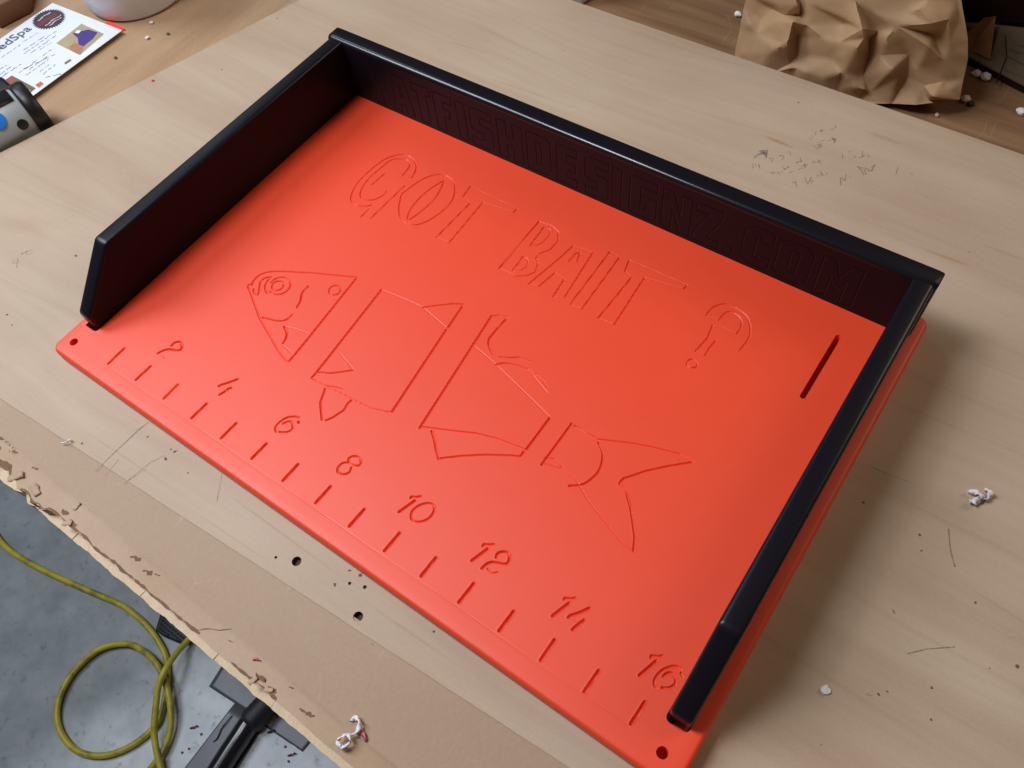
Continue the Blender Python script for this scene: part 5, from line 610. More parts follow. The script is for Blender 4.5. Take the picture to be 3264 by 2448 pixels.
# back wall: rounded bar profile, its inner face engraved
XA, XB = -0.665, 17.005
YI, YO, ZT = 10.80, 11.285, 1.86
def stroke_letters():
    out = []
    def P(g, x, polys, w=None):
        for p in polys: 
            q = [[x+a, 0.15+b] for a, b in p]; out.append((g, 0.017, 0.012, q+[q[0]]))
    h = 1.30; t = 0.27
    def F(w): return [[(0, 0), (0, h), (w, h), (w, h-t), (.32, h-t), (.32, .80), (.53, .80), (.53, .53), (.32, .53), (.32, 0)]]
    def A(w): return [[(0, 0), (.20, h), (w-.20, h), (w, 0), (w-.28, 0), (w-.31, .30), (.31, .30), (.28, 0)], [(.35, .56), (w-.35, .56), (w/2+.03, 1.0), (w/2-.03, 1.0)]]
    def T(w): return [[(0, h), (w, h), (w, h-t), (w/2+.16, h-t), (w/2+.16, 0), (w/2-.16, 0), (w/2-.16, h-t), (0, h-t)]]
    def I(w): return [[(0, 0), (0, h), (w, h), (w, 0)]]
    def Sx(w): return [[(.10, h), (w, h), (w, h-t), (.32, h-t), (.32, .78), (w-.10, .78), (w, .68), (w, .10), (w-.10, 0), (0, 0), (0, t), (w-.32, t), (w-.32, .51), (.10, .51), (0, .61), (0, 1.2)]]
    def Hx(w): return [[(0, 0), (0, h), (.3, h), (.3, .79), (w-.3, .79), (w-.3, h), (w, h), (w, 0), (w-.3, 0), (w-.3, .51), (.3, .51), (.3, 0)]]
    def D(w): return [[(0, 0), (0, h), (w-.14, h), (w, h-.14), (w, .14), (w-.14, 0)], [(.3, .27), (.3, 1.03), (w-.3, 1.03), (w-.3, .27)]]
    def Ex(w): return [[(0, 0), (0, h), (w, h), (w, h-t), (.32, h-t), (.32, .76), (.58, .76), (.58, .49), (.32, .49), (.32, .25), (w, .25), (w, 0)]]
    def Gx(w): return [[(.10, h), (w, h), (w, h-t), (.32, h-t), (.32, t), (w-.3, t), (w-.3, .50), (w-.44, .50), (w-.44, .74), (w, .74), (w, 0), (.10, 0), (0, .1), (0, 1.2)]]
    def Nx(w): return [[(0, 0), (0, h), (.28, h), (w-.28, .55), (w-.28, h), (w, h), (w, 0), (w-.28, 0), (.28, .75), (.28, 0)]]
    def Zx(w): return [[(0, h), (w, h), (w, h-t), (.36, .25), (w, .25), (w, 0), (0, 0), (0, .27), (w-.36, h-t), (0, h-t)]]
    def Dot(w): return [[(0.02, 0.05), (0.02, .2), (.07, .25), (.2, .25), (.24, .2), (.24, .05), (.2, 0), (.07, 0)]]
    def Cx(w): return [[(.2, h), (w-.1, h), (w, h-.1), (w, .88), (w-.3, .88), (w-.3, 1.03), (.32, 1.03), (.32, .27), (w-.3, .27), (w-.3, .42), (w, .42), (w, .1), (w-.1, 0), (.2, 0), (0, .2), (0, 1.1)]]
    def Ox(w): return [[(.2, h), (w-.2, h), (w, 1.1), (w, .2), (w-.2, 0), (.2, 0), (0, .2), (0, 1.1)], [(.32, 1.0), (.32, .3), (w-.32, .3), (w-.32, 1.0)]]
    def Mx(w): return [[(0, 0), (0, h), (.28, h), (w/2, .78), (w-.28, h), (w, h), (w, 0), (w-.28, 0), (w-.28, .70), (w/2, .28), (.28, .70), (.28, 0)]]
    for k, (ch, x0, w) in enumerate((('F', 0.80, .62), ('A', 1.52, .78), ('T', 2.38, .68), ('F', 3.16, .66), ('I', 3.96, .30), ('S', 4.44, .74), ('H', 5.36, .82), ('D', 6.33, .76),
                      ('E', 7.29, .64), ('S', 8.18, .70), ('I', 9.00, .27), ('G', 9.52, .78), ('N', 10.46, .80), ('Z', 11.38, .70), ('.', 12.22, .25), ('C', 12.68, .74),
                      ('O', 13.55, .84), ('M', 14.60, .94))):
        fn = {'F': F, 'A': A, 'T': T, 'I': I, 'S': Sx, 'H': Hx, 'D': D, 'E': Ex, 'G': Gx, 'N': Nx, 'Z': Zx, '.': Dot, 'C': Cx, 'O': Ox, 'M': Mx}[ch]
        P('letter.%03d' % k, x0, fn(w))
    return out
rr = 0.135
wm = carve((XA+rr, XB-rr, 0.004, ZT-rr), 0.0125, 9, stroke_letters(), [], lambda u, v, h: np.stack([u, YI-h, v], 1), False, BLACK, 'back_wall', tray)
bm = bmesh.new()
def arc(cx, cy, r_, a0, a1, n=5): return [(cx+r_*math.cos(math.radians(a0+(a1-a0)*k/n)), cy+r_*math.sin(math.radians(a0+(a1-a0)*k/n))) for k in range(n+1)]
pr = arc(YI+rr, ZT-rr, rr, 180, 90)+arc(YO-0.03, ZT-0.03, 0.03, 90, 0, 2)+[(YO, 0.004)]
L0 = [bm.verts.new((XA+rr, y, z)) for y, z in pr]; L1 = [bm.verts.new((XB-rr, y, z)) for y, z in pr]
for k in range(len(pr)-1):
    f_ = bm.faces.new((L0[k], L0[k+1], L1[k+1], L1[k]))
    if k < 5: f_.material_index = 1
bm.faces.new((L0[-1], bm.verts.new((XA+rr, YI, 0.004)), bm.verts.new((XB-rr, YI, 0.004)), L1[-1]))
for X0, sg in ((XA, 1), (XB, -1)):
    A0 = [bm.verts.new((X0+sg*rr, y, z)) for y, z in [(YI, 0.004)]+pr]
    A1 = [bm.verts.new((X0+sg*rr*0.2, y+(0.0 if i > 5 else rr*0.15*(1 if y < 11 else -1)), z-(rr*0.1 if z > 1.5 else 0))) for i, (y, z) in enumerate([(YI, 0.004)]+pr)]
    A2 = [bm.verts.new((X0, min(max(y, YI+rr*0.7), YO-0.02), min(z, ZT-rr*0.35))) for y, z in [(YI, 0.004)]+pr]
    for P_, Q_ in ((A0, A1), (A1, A2)):
        for k in range(len(P_)-1): bm.faces.new((P_[k], P_[k+1], Q_[k+1], Q_[k]))
    bm.faces.new(A2)
bmesh.ops.remove_doubles(bm, verts=bm.verts, dist=0.0003)
bmesh.ops.recalc_face_normals(bm, faces=bm.faces)
for v in bm.verts: v.co *= S
bj = bmesh.new(); bj.from_mesh(wm[None])
tmp = bpy.data.meshes.new('tmp'); 
for f in bm.faces: f.smooth = True
bm.to_mesh(tmp); bm.free(); bj.from_mesh(tmp)
me = bpy.data.meshes.new('back_wall'); bj.to_mesh(me); bj.free()
try: me.set_sharp_from_angle(angle=math.radians(40))
except Exception: pass
bw = link('back_wall', me, BLACK, tray); me.materials.append(BLACKE)
for g, me in wm.items():
    if g: link('engraved_letter', me, BLACK, bw)

# ------------------------------------------------------------------ things on the bench, back left
fx0, fx1, fy0, fy1 = -15.02, -11.17, 3.2, 10.09
fly = empty('flyer', (-13.1, 6.6, -1.2), 'white glossy appointment flyer with a maroon seal and two photographs, beside the white tub', 'flyer')
def fz(x_, y_): return -1.10+0.004*(x_-fx0)
bm = bmesh.new(); prism(bm, [(fx0, fy0), (fx1, fy0), (fx1, fy1), (fx0, fy1-0.19)], -0.014, 0)
for v in bm.verts: v.co.z += fz(v.co.x, v.co.y)
card = obj('card', bm, PAPER, fly)
def sticker(name, poly, mat, lift=0.008, parent=None):
    bm = bmesh.new()
    c = (sum(p[0] for p in poly)/len(poly), sum(p[1] for p in poly)/len(poly))
    bm.faces.new([bm.verts.new((p[0], p[1], fz(*p)+lift)) for p in poly])
    bmesh.ops.subdivide_edges(bm, edges=bm.edges[:], cuts=1)
    for v in bm.verts: v.co.z = fz(v.co.x, v.co.y)+lift
    bmesh.ops.triangulate(bm, faces=bm.faces[:])
    o = obj(name, bm, mat, parent or fly)
    if o.data.polygons[0].normal.z < 0: o.data.flip_normals()
    return o
sc = (-14.29, 9.16)
seal = sticker('seal', [(sc[0]+(0.58 if k % 2 else 0.68)*math.cos(2*math.pi*k/72)*1.02, sc[1]+(0.50 if k % 2 else 0.60)*math.sin(2*math.pi*k/72)) for k in range(72)], SEALM)
sticker('seal_band', [(sc[0]-.16, sc[1]-.44), (sc[0]+.12, sc[1]-.46), (sc[0]+.12, sc[1]+.36), (sc[0]-.16, sc[1]+.36)], SEALR, 0.012, seal)
for a_, b_, c_ in ((-.30, -.30, .30), (.22, -.34, .40), (.36, -.25, .30)):
    bm = bmesh.new(); ribbon(bm, [(sc[0]+a_+0.03*math.sin(9*t), sc[1]+b_+(c_-b_)*t) for t in np.linspace(0, 1, 22)], 0.055, 0, 0.6)
    for v in bm.verts: v.co.z = fz(v.co.x, v.co.y)+0.016
    obj('seal_lettering', bm, TAPE2, seal)
p1 = [tuple(p) for p in FLYER['photo1']]
ph = sticker('photograph', p1, TAN, 0.008)
sticker('photo_figure', [(-12.75, 9.05), (-12.35, 9.5), (-11.9, 9.55), (-11.75, 9.2), (-11.72, 8.75), (-11.95, 8.7), (-12.3, 8.95)], PURPLE, 0.012, ph)
sticker('photo_face', [(-12.2, 8.75), (-11.95, 8.72), (-11.70, 8.75), (-11.47, 8.42), (-11.60, 8.36), (-12.05, 8.38), (-12.2, 8.5)], SKIN, 0.0125, ph)
sticker('photo_glove', [(-12.72, 9.25), (-12.55, 9.32), (-12.5, 9.15), (-12.66, 9.1)], PAPER, 0.016, ph)
ph2 = sticker('photograph', [(-12.79, 6.36), (-11.41, 6.36), (-11.31, 5.3), (-12.87, 5.0)], OLIVE, 0.008)
sticker('photo_strip', [(-12.77, 6.34), (-12.42, 6.34), (-12.45, 5.75), (-12.80, 5.75)], REDB, 0.012, ph2)
sticker('photo_glow', [(-11.75, 6.1), (-11.45, 6.2), (-11.40, 5.7), (-11.8, 5.5), (-12.0, 5.8)], TAN, 0.012, ph2)
sticker('printed_stamp', [tuple(p) for p in FLYER['orange']], ORI)
sticker('printed_stamp', [(-11.62, 7.78), (-11.50, 7.74), (-11.48, 8.0), (-11.60, 8.03)], REDB)
def text_mesh(body, size, mat, parent, name, T):
    cu = bpy.data.curves.new('txt', 'FONT'); cu.body = body; cu.size = size; cu.align_x = 'RIGHT'; cu.resolution_u = 3; cu.offset = 0.006
    o = bpy.data.objects.new('txt', cu); col.objects.link(o)
    bpy.context.view_layer.update()
    me = bpy.data.meshes.new_from_object(o.evaluated_get(bpy.context.evaluated_depsgraph_get()))
    bpy.data.objects.remove(o)
    for v in me.vertices: v.co = Vector(T(v.co))*S
    return link(name, me, mat, parent)
text_mesh('MedSpa', 0.62, INKT, fly, 'title_lettering', lambda c: (-14.38-c.y, 8.46+c.x*0.95, fz(-14.38-c.y, 8.46+c.x)+0.010))
for ln in FLYER['lines']:
    (ax, ay), (bx, by) = ln
    bm = bmesh.new(); L = math.hypot(bx-ax, by-ay); m_ = max(6, int(L/0.035)); cur = []
    pos = 0
    while pos < m_:
        w_ = rnd.randint(4, 9); seg = []
        for k in range(pos, min(pos+w_, m_)+1):
            t = k/m_; seg.append((ax+(bx-ax)*t+rnd.uniform(-.022, .022), ay+(by-ay)*t))
        if len(seg) > 2: ribbon(bm, seg, 0.020, 0, 0.7)
        pos += w_+2
    for v in bm.verts: v.co.z = fz(v.co.x, v.co.y)+0.008
    obj('printed_line', bm, INK, fly)

def lathe(name, prof, c, mat, parent=None, n=48, axis=None):
    bm = bmesh.new(); rings = []
    for r_, z in prof: rings.append([bm.verts.new((r_*math.cos(2*math.pi*k/n), r_*math.sin(2*math.pi*k/n), z)) for k in range(n)])
    for A_, B_ in zip(rings, rings[1:]):
        for k in range(n): bm.faces.new((A_[k], A_[(k+1) % n], B_[(k+1) % n], B_[k]))
    bm.faces.new(rings[0]); bm.faces.new(rings[-1])
    M = Matrix.Translation(Vector(c))
    if axis is not None: M = M @ Vector(axis).to_track_quat('Z', 'Y').to_matrix().to_4x4()
    bm.transform(M)
    o = obj(name, bm, mat, parent); autosmooth(o, 45); return o
tub = lathe('tub', [(1.72, 0.0), (1.86, 0.04), (1.93, 0.14), (2.18, 2.0), (2.40, 4.2), (2.52, 4.25), (2.52, 4.4), (2.34, 4.4), (2.1, 2.0), (1.8, 0.2), (0.5, 0.15)], (-12.72, 12.15, ZB+0.003), WHITEP)
tag(tub, 'round white plastic tub standing behind the flyer at the top left corner', 'tub')
scrap = pydata('plastic_offcut', [(-12.3, 10.05, -1.2), (-11.42, 10.05, -1.2), (-11.32, 10.30, -1.2), (-12.3, 10.32, -1.2), (-12.3, 10.05, -1.245), (-11.42, 10.05, -1.245), (-11.32, 10.30, -1.245), (-12.3, 10.32, -1.245)],
               [(0, 1, 2, 3), (4, 5, 6, 7), (0, 1, 5, 4), (1, 2, 6, 5), (2, 3, 7, 6), (3, 0, 4, 7)], ORANGE)
tag(scrap, 'thin orange plastic offcut between the flyer corner and the white tub', 'offcut')
# grey power tool lying beside the plywood
ax = Vector((2.5, 10.5, 0)).normalized()
tool = empty('power_tool', (-10.9, 3.5, -1.25), 'grey hand tool with black end cap and blue button, cut off by the left edge', 'power tool')
TC = Vector((-9.9, 3.6, -0.40))
lathe('tool_body', [(0.75, -5.0), (0.84, -4.6), (0.85, 0.9), (0.84, 1.40), (0.80, 1.50)], TC, GREYP, tool, 48, ax)
lathe('end_cap', [(0.78, 1.49), (0.86, 1.52), (0.90, 1.60), (0.90, 1.86), (0.84, 1.95), (0.5, 1.97)], TC, DARKP, tool, 48, ax)
side = Vector((10.5, -2.5, 0)).normalized()
def on_tool(t, ang, r_=0.85): return TC+ax*t+(side*math.sin(ang)+Vector((0, 0, 1))*math.cos(ang))*r_
def button(nm, t, ang, rad, mat, h=0.02):
    c = on_tool(t, ang, 0.845); nrm = (side*math.sin(ang)+Vector((0, 0, 1))*math.cos(ang))
    lathe(nm, [(rad, -0.05), (rad, h), (rad*0.85, h+0.012)], c, mat, tool, 28, nrm)
button('vent_hole', 1.16, 1.30, 0.165, DARKP, 0.012); button('blue_button', 0.60, 0.80, 0.27, BLUE, 0.02)
V_ = []; F_ = []
for i in range(13):
    for j in range(9):
        a = -1.9+2.35*i/12; t = -4.8+6.2*j/8
        V_.append(tuple(on_tool(t, a, 0.875)))
for i in range(12):
    for j in range(8): F_.append((i*9+j, i*9+j+1, i*9+j+10, i*9+j+9))
o = pydata('black_grip', V_, F_, DARKP, tool, True); md = o.modifiers.new('thick', 'SOLIDIFY'); md.thickness = 0.03*S; md.offset = 0
# dark lump behind the tool
bm = bmesh.new(); prism(bm, [(-12.7, 3.4), (-11.4, 3.2), (-11.05, 5.2), (-11.3, 5.75), (-12.2, 5.9), (-12.9, 5.0)], ZB+0.16, ZB+0.75); bevel_sharp(bm, 0.15)
o = obj('tool_head', bm, DARKP, tool); autosmooth(o, 40)
bm = bmesh.new(); prism(bm, [(-17.4, 8.4), (-15.75, 7.9), (-15.45, 9.2), (-16.6, 10.3), (-18, 10)], ZB+0.004, ZB+0.8); bevel_sharp(bm, 0.12)
o = obj('wood_block', bm, WOODB); autosmooth(o, 40); tag(o, 'dark brown wooden block behind the flyer at the left edge', 'wood block')

# ------------------------------------------------------------------ things on the bench, back right
bm = bmesh.new(); prism(bm, [(2.62, 19.35), (2.9, 21.5), (-3.0, 23.0), (-2.6, 17.95), (0.9, 18.82)], ZB+0.03, 0.9); bevel_sharp(bm, 0.05)
wb = empty('white_box', (0.5, 20.5, ZB), 'white cardboard box corner standing behind the plywood at the top edge', 'box')
o = obj('carton', bm, WHITEB, wb); autosmooth(o, 40)

bag = empty('paper_bag', (12, 20.5, ZB), 'crumpled brown kraft paper bag standing behind the plywood sheet', 'paper bag')
P2 = [Vector((p[0][0], -p[0][1])) for p in BAG]; P3 = [Vector(p[1]) for p in BAG]
ov, oe, of, ovi, *_ = delaunay_2d_cdt(P2, [], [], 0, 1e-6)
bm = bmesh.new(); idx = []
for i, v in enumerate(ov):
    src = ovi[i][0] if ovi[i] else min(range(len(P2)), key=lambda k: (P2[k]-v).length)
    idx.append(bm.verts.new(P3[src]))
for f in of:
    tri = [ov[i] for i in f]
    # drop long slivers on the convex hull
    L = max((tri[a]-tri[b]).length for a, b in ((0, 1), (1, 2), (2, 0)))
    A_ = abs((tri[1]-tri[0]).cross(tri[2]-tri[0]))/2
    if A_ < L*L*0.02: continue
    bm.faces.new([idx[i] for i in f])
bm.normal_update()
lo = [v for v in bm.verts if not v.link_faces]
bmesh.ops.delete(bm, geom=lo, context='VERTS')
bmesh.ops.subdivide_edges(bm, edges=bm.edges[:], cuts=2, use_grid_fill=True)
bmesh.ops.smooth_vert(bm, verts=[v for v in bm.verts if not v.is_boundary], factor=0.32, use_axis_x=True, use_axis_y=True, use_axis_z=True)
bmesh.ops.triangulate(bm, faces=bm.faces[:])
bmesh.ops.subdivide_edges(bm, edges=bm.edges[:], cuts=1)
for v in bm.verts:
    d = 0.03*noise.noise(v.co*2.3)+0.018*noise.noise(v.co*6.0+Vector((3, 1, 2)))
    v.co += Vector((0, -1, 0.6))*d
be = [e for e in bm.edges if e.is_boundary]
r_ = bmesh.ops.extrude_edge_only(bm, edges=be)
nv = [g for g in r_['geom'] if isinstance(g, bmesh.types.BMVert)]
cb = sum((v.co for v in nv), Vector())/len(nv)
for v in nv: v.co = Vector((cb.x-0.6+(v.co.x-cb.x)*0.72, v.co.y+2.2, max(v.co.z, ZB+0.05)))
for v in bm.verts: v.co.z = max(v.co.z, ZB+0.004)
be = [e for e in bm.edges if e.is_boundary]
bmesh.ops.holes_fill(bm, edges=be, sides=0)
o = obj('bag_paper', bm, BAGM, bag, True)
try: o.data.set_sharp_from_angle(angle=math.radians(60))
except Exception: pass

cart = empty('flattened_carton', (17, 23, ZB), 'old brown printed carton lying flat to the right of the paper bag', 'carton')
bm = bmesh.new(); prism(bm, [(12.2, 23.10), (20.5, 20.80), (22.5, 27), (12.6, 29)], -1.0, -0.95)
obj('carton_board', bm, PRINTC, cart)
bm = bmesh.new(); prism(bm, [(12.2, 23.16), (20.5, 20.86), (22.5, 27), (12.6, 29)], ZB+0.003, -1.005)  # dark block paints the shaded gap beneath the carton board
obj('carton_gap_shade', bm, DKBOX, cart)
bm = bmesh.new(); ribbon(bm, [(15.25, 23.9), (15.62, 22.9), (15.75, 21.6)], 0.03, -0.944, 0.3); obj('carton_crease', bm, DKBOX, cart)
for (a, b_, c, d) in ((15.6, 23.6, 17.2, 23.55), (15.55, 23.3, 17.4, 23.2), (15.7, 22.3, 17.2, 22.15), (15.3, 23.0, 16.4, 22.75), (14.85, 22.9, 15.3, 22.8)):
    bm = bmesh.new(); ribbon(bm, [(a+(c-a)*t, b_+(d-b_)*t+rnd.uniform(-.03, .03)) for t in np.linspace(0, 1, 14)], 0.06, -0.942, 0.9); obj('carton_print', bm, FADED, cart)
pydata('torn_flap', [(14.55, 22.7, -0.94), (15.25, 22.5, -0.90), (14.75, 24.0, -0.5), (14.5, 23.6, -0.4), (14.3, 23.0, -0.6)], [(0, 1, 2), (0, 2, 3), (0, 3, 4)], WOODB, cart)
bm = bmesh.new(); prism(bm, [(12.0, 23.3), (15.6, 24.45), (22.5, 26.6), (20, 36), (9, 32)], -0.94, 6.5); bevel_sharp(bm, 0.2)
o = obj('dark_case', bm, DKBOX); autosmooth(o, 40); tag(o, 'large dark brown case standing behind the printed carton at the top right', 'case')

# ------------------------------------------------------------------ shavings and crumbs
def curl(name, pts, w, mat, label, group=None, thick=0.02):
    """a thin curled strip of plastic"""
    P = [Vector(p) for p in pts]; bm = bmesh.new(); L = []
    Q = []
    for i in range(len(P)-1):
        p0 = P[max(i-1, 0)]; p1 = P[i]; p2 = P[i+1]; p3 = P[min(i+2, len(P)-1)]
        for k in range(4):
            t = k/4; Q.append(0.5*((2*p1)+(p2-p0)*t+(2*p0-5*p1+4*p2-p3)*t*t+(3*p1-p0-3*p2+p3)*t**3))
    Q.append(P[-1])
    for i, p in enumerate(Q):
        d = (Q[min(i+1, len(Q)-1)]-Q[max(i-1, 0)]).normalized()
        tw = Vector((math.sin(i*0.9), math.cos(i*0.9), 0.5+0.5*math.sin(i*0.7))); s_ = d.cross(tw).normalized()
        n_ = d.cross(s_)
        ww = w*0.5*(0.6+0.5*math.sin(math.pi*(i+0.5)/len(Q)))
        L.append([bm.verts.new(p+s_*ww+n_*thick*.5), bm.verts.new(p-s_*ww+n_*thick*.5), bm.verts.new(p-s_*ww-n_*thick*.5), bm.verts.new(p+s_*ww-n_*thick*.5)])
    for a, b in zip(L, L[1:]):
        for k in range(4): bm.faces.new((a[k], a[(k+1) % 4], b[(k+1) % 4], b[k]))
    bm.faces.new(L[0]); bm.faces.new(L[-1])
    o = obj(name, bm, mat if isinstance(mat, bpy.types.Material) else mat[0], None, True)
    return tag(o, label, 'shaving', group)
def crumb(name, x_, y_, z_, r_, mat, label, cat='crumb', group=None, flat=0.6):
    bm = bmesh.new(); bmesh.ops.create_icosphere(bm, subdivisions=2, radius=r_)
    for v in bm.verts:
        v.co *= 1+0.5*noise.noise(v.co*(2.2/r_)+Vector((x_, y_, 0))); v.co.z *= flat
    zm = min(v.co.z for v in bm.verts)
    for v in bm.verts: v.co += Vector((x_, y_, z_-zm))
    o = obj(name, bm, mat); return tag(o, label, cat, group)
c1 = empty('plastic_shaving', (19.69, 8.0, -0.5), 'white and pink twisted plastic shaving on the plywood right of the tray', 'shaving')
def sub_curl(nm, pts, w, mat, par, th=0.03):
    o = curl(nm, pts, w, mat, None, None, th)
    for k in ('category', 'label'):
        if k in o: del o[k]
    o.parent = par; o.matrix_parent_inverse = Matrix.Translation(-par.location)
cx, cy, cz = 19.69, 8.0, -0.42
sub_curl('curl', [(cx-.22, cy+.03, cz), (cx-.08, cy+.06, cz+.06), (cx+.03, cy+.02, cz+.08), (cx+.12, cy+.04, cz+.02), (cx+.20, cy+.10, cz)], 0.12, SHAVE, c1, 0.04)
sub_curl('curl', [(cx+.20, cy+.10, cz), (cx+.17, cy+.20, cz+.05), (cx+.05, cy+.24, cz+.04)], 0.13, SHAVE, c1, 0.04)
sub_curl('curl', [(cx+.05, cy-.02, cz+.02), (cx-.02, cy-.14, cz+.04), (cx-.10, cy-.18, cz)], 0.15, SHAVE, c1, 0.04)
sub_curl('pink_curl', [(cx+.02, cy+.06, cz-.02), (cx+.10, cy+.12, cz), (cx+.14, cy+.17, cz+.02)], 0.09, SHAVEP, c1)
c2 = empty('plastic_shaving', (11.86, -3.16, -0.60), 'white looped plastic shaving with a red tip on the bench edge below the tray', 'shaving')
cx, cy, cz = 11.72, -3.06, -0.50
sub_curl('curl', [(cx-.25, cy+.12, cz), (cx-.20, cy+.22, cz+.06), (cx-.06, cy+.20, cz+.08), (cx-.02, cy+.05, cz+.06), (cx-.08, cy-.08, cz+.02)], 0.10, SHAVE, c2)
sub_curl('curl', [(cx-.08, cy-.08, cz+.02), (cx-.18, cy-.16, cz+.05), (cx-.22, cy-.30, cz+.05), (cx-.08, cy-.34, cz+.05), (cx+.0, cy-.18, cz+.05), (cx-.12, cy-.10, cz+.05)], 0.09, SHAVE, c2)
sub_curl('red_tip', [(cx+.02, cy+.10, cz-.02), (cx+.14, cy+.06, cz), (cx+.22, cy+.0, cz-.02)], 0.09, SHAVEP, c2)
crumb('paper_crumb', 18.71, 2.67, -0.5, 0.09, SHAVE, 'small white triangular crumb on the plywood near the front end of the right wall', 'crumb', None, 0.35)
for i, (x_, y_, r_, lb) in enumerate(((15.10, 22.10, .13, 'larger white foam crumb at the foot of the printed carton, left of its pair'), (15.38, 22.05, .15, 'white foam crumb at the foot of the printed carton, right of its pair'),
                         (15.22, 20.83, .13, 'white foam crumb with a dark tip beside the lower right corner of the paper bag'), (16.75, 21.05, .14, 'long white foam crumb at the right edge of the bench'),
                         (7.52, 21.32, .12, 'white foam crumb on the brown bench left of the paper bag'), (13.55, 19.15, .05, 'tiny orange crumb on the bench below the paper bag'), (14.74, 19.8, .07, 'pale splinter on the bench below the bag corner'))):
    crumb('foam_crumb' if i < 5 else 'crumb', x_, y_, ZB+0.003, r_, (SHAVE if i < 5 else ORANGE if i == 5 else SPLINT), lb, 'crumb', 'loose crumbs')
crumb('dark_chip', 15.42, 20.72, ZB+0.003, .09, DARKP, 'small black chip beside the white foam crumb at the bag corner', 'chip')
crumb('foam_crumb', -10.72, 11.05, ZB+0.003, .07, SHAVE, 'white crumb on the bench just right of the tub', 'crumb', 'loose crumbs')
crumb('foam_crumb', -10.15, 10.35, ZB+0.003, .08, SHAVE, 'pinkish white crumb between the tub and the plywood edge', 'crumb', 'loose crumbs')
crumb('dark_chip', -9.65, 10.9, ZB+0.003, .06, DIRT, 'dark brown speck on the bench right of the white tub', 'chip')
crumb('dark_chip', -10.35, 9.0, ZB+0.003, .06, DIRT, 'dark brown speck on the bench below the flyer corner', 'chip')
crumb('orange_crumb', -7.1, 8.35, -0.5, .045, ORANGE, 'tiny orange crumb on the plywood behind the left wall', 'crumb')
curl('plastic_shaving', [(1.45, -2.02, -.45), (1.53, -1.98, -.42), (1.50, -2.08, -.42), (1.38, -2.18, -.44)], 0.03, SHAVE, 'tiny white zigzag shaving on the front edge of the plywood', None, 0.02)
for i, (x_, y_, lb) in enumerate(((5.72, -3.1, None),)):
    pass
o = curl('red_shaving', [(8.95, -3.20, -0.58), (9.01, -3.15, -0.56), (9.10, -3.13, -0.58)], 0.05, SHAVEP, 'short red plastic shaving on the tan front strip of the bench', None, 0.02)

# ------------------------------------------------------------------ on the floor
cord = tube('extension_cord', [(-27, -2, -32.8)]+[tuple(p) for p in CORD_A], 0.185, CORD, None, 14)
tag(cord, 'dirty yellow rubber cord lying in a loop on the concrete floor', 'cord', None)
cord2 = tube('extension_cord', [tuple(p) for p in CORD_B], 0.185, CORD, None, 14)
tag(cord2, 'yellow cord running down from under the bench, crossing over the loop', 'cord', None)
hose = empty('black_hose', (-3.2, -8, -33), 'shiny black hose on the floor running out from under the bench', 'hose')
tube('hose_tube', [(p[0], p[1], -32.4+(0.25 if i < 2 else 0)) for i, p in enumerate(FLOORBITS['hose'])], 0.62, HOSE, hose, 20)
lathe('hose_collar', [(0.60, -1.4), (0.70, -1.3)]+[(0.72+0.035*(k % 2), -1.2+k*0.12) for k in range(18)]+[(0.64, 1.0)], (-3.25, -5.7, -32.35), RUB, hose, 28, (0.1, 1, 0))
def tape(name, poly, mat, label, z_=-32.985, bulge=None):
    bm = bmesh.new()
    n_ = 14; m_ = 8; g = []
    a, b, c, d = [Vector((p[0], p[1], 0)) for p in poly]
    for i in range(n_+1):
        row = []
        for j in range(m_+1):
            u = i/n_; v = j/m_
            p = (a*(1-u)+b*u)*(1-v)+(d*(1-u)+c*u)*v
            h = 0.03*noise.noise(Vector((p.x*0.9, p.y*0.9, 2)))+0.02
            if bulge:
                t = abs(v-bulge[0])/bulge[1]
                h += bulge[2]*max(0, 1-t*t)
            if j in (0, m_): p = p+Vector((0.03*noise.noise(Vector((u*25, v, 0))), 0.03*noise.noise(Vector((u*21, v, 5))), 0)); 
            row.append(bm.verts.new((p.x, p.y, z_+h)))
        g.append(row)
    for i in range(n_):
        for j in range(m_): bm.faces.new((g[i][j], g[i+1][j], g[i+1][j+1], g[i][j+1]))
    o = obj(name, bm, mat, None, True)
    md = o.modifiers.new('thick', 'SOLIDIFY'); md.thickness = 0.012*S
    return tag(o, label, 'tape', 'tape strips on the floor')
tape('duct_tape', [(-7.42, -5.4), (-3.6, -5.35), (-3.6, -6.62), (-7.15, -7.0)], TAPE, 'dark grey tape strip crossing the floor left of the black hose')
tape('duct_tape', [(-3.1, -5.6), (0.05, -5.5), (0.0, -6.42), (-2.95, -6.7)], TAPE, 'dark grey tape strip crossing the floor right of the black hose')
tape('duct_tape', [(-5.15, -6.7), (-4.2, -6.6), (-3.6, -13), (-5.0, -13.3)], TAPE, 'grey tape strip running along the left side of the black hose', -32.96)
tape('duct_tape', [(-3.3, -6.5), (-2.85, -6.5), (-1.9, -13), (-2.9, -13)], TAPE, 'narrow grey tape strip running along the right side of the black hose', -32.96)
tape('duct_tape', [(-3.15, -5.95), (-2.55, -5.85), (-2.50, -6.5), (-3.1, -6.75)], TAPE2, 'crinkled pale silver tape patch where the hose meets the cross strip', -32.93)
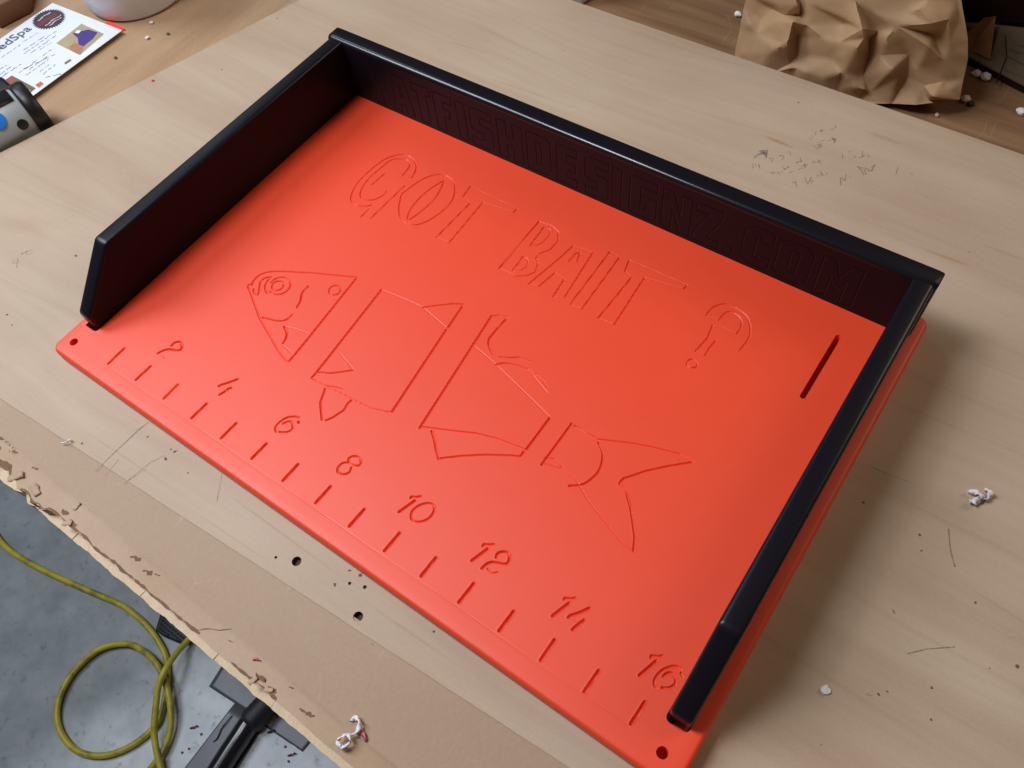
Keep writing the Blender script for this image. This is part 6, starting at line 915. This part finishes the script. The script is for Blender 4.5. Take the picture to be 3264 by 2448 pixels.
pad = empty('rubber_pad', (-11.2, -5.4, -33), 'black ribbed rubber pad on the floor under the bench edge beside the cord', 'pad')
bm = bmesh.new(); prism(bm, [tuple(p) for p in FLOORBITS['pad']], -32.98, -32.55); bevel_sharp(bm, 0.12); o = obj('pad_body', bm, RUB, pad); autosmooth(o, 40)
poly = [tuple(p) for p in FLOORBITS['pad']]
for i in range(16):
    for j in range(12):
        x_ = -13+i*0.24+(0.12 if j % 2 else 0); y_ = -6.7+j*0.21
        if inside(poly, (x_, y_)) and all(inside(poly, (x_+dx, y_+dy)) for dx, dy in ((.13, 0), (-.13, 0), (0, .13), (0, -.13))):
            bm = bmesh.new(); bmesh.ops.create_icosphere(bm, subdivisions=1, radius=0.095)
            for v in bm.verts: v.co = Vector((v.co.x*1.15+x_, v.co.y*0.75+y_, v.co.z*0.6-32.55))
            obj('stud', bm, RUB, pad, True)
FB = FLOORBITS['bits']
lb = ('small white and red shaving on the floor left of the taped hose', 'curled dark grey shaving on the floor just right of the hose', 'red shaving on the floor below the right tape strip',
      'dark crumb on the floor near the yellow cord', 'second dark crumb nearest the yellow cord', 'dark crumb on the floor left of the tape', 'dark crumb on the floor right of the hose', 'tiny dark crumb on the pale floor at the bottom edge')
for i, (p, l_) in enumerate(zip(FB, lb)):
    if i < 3: curl('plastic_shaving', [(p[0]-.18, p[1]-.15, -32.93), (p[0]-.02, p[1]+.02, -32.88), (p[0]+.05, p[1]+.15, -32.9), (p[0]+.16, p[1]+.2, -32.93)], 0.12, (SHAVED if i != 1 else DARKP), l_, None, 0.03)
    else: crumb('dark_crumb', p[0], p[1], -33, 0.07, DIRT, l_, 'crumb', 'dark crumbs on the floor')
curl('black_thread', [(-4.75, -7.35, -32.85), (-4.75, -7.7, -32.8), (-4.75, -8.2, -32.85), (-4.6, -8.7, -32.85), (-4.65, -9.0, -32.88)], 0.06, DARKP, 'thin black thread lying on the tape left of the hose', None, 0.04)['category'] = 'thread'
for i in range(60):
    x_ = rnd.uniform(-24, 6); y_ = rnd.uniform(-16, -5)
    pass
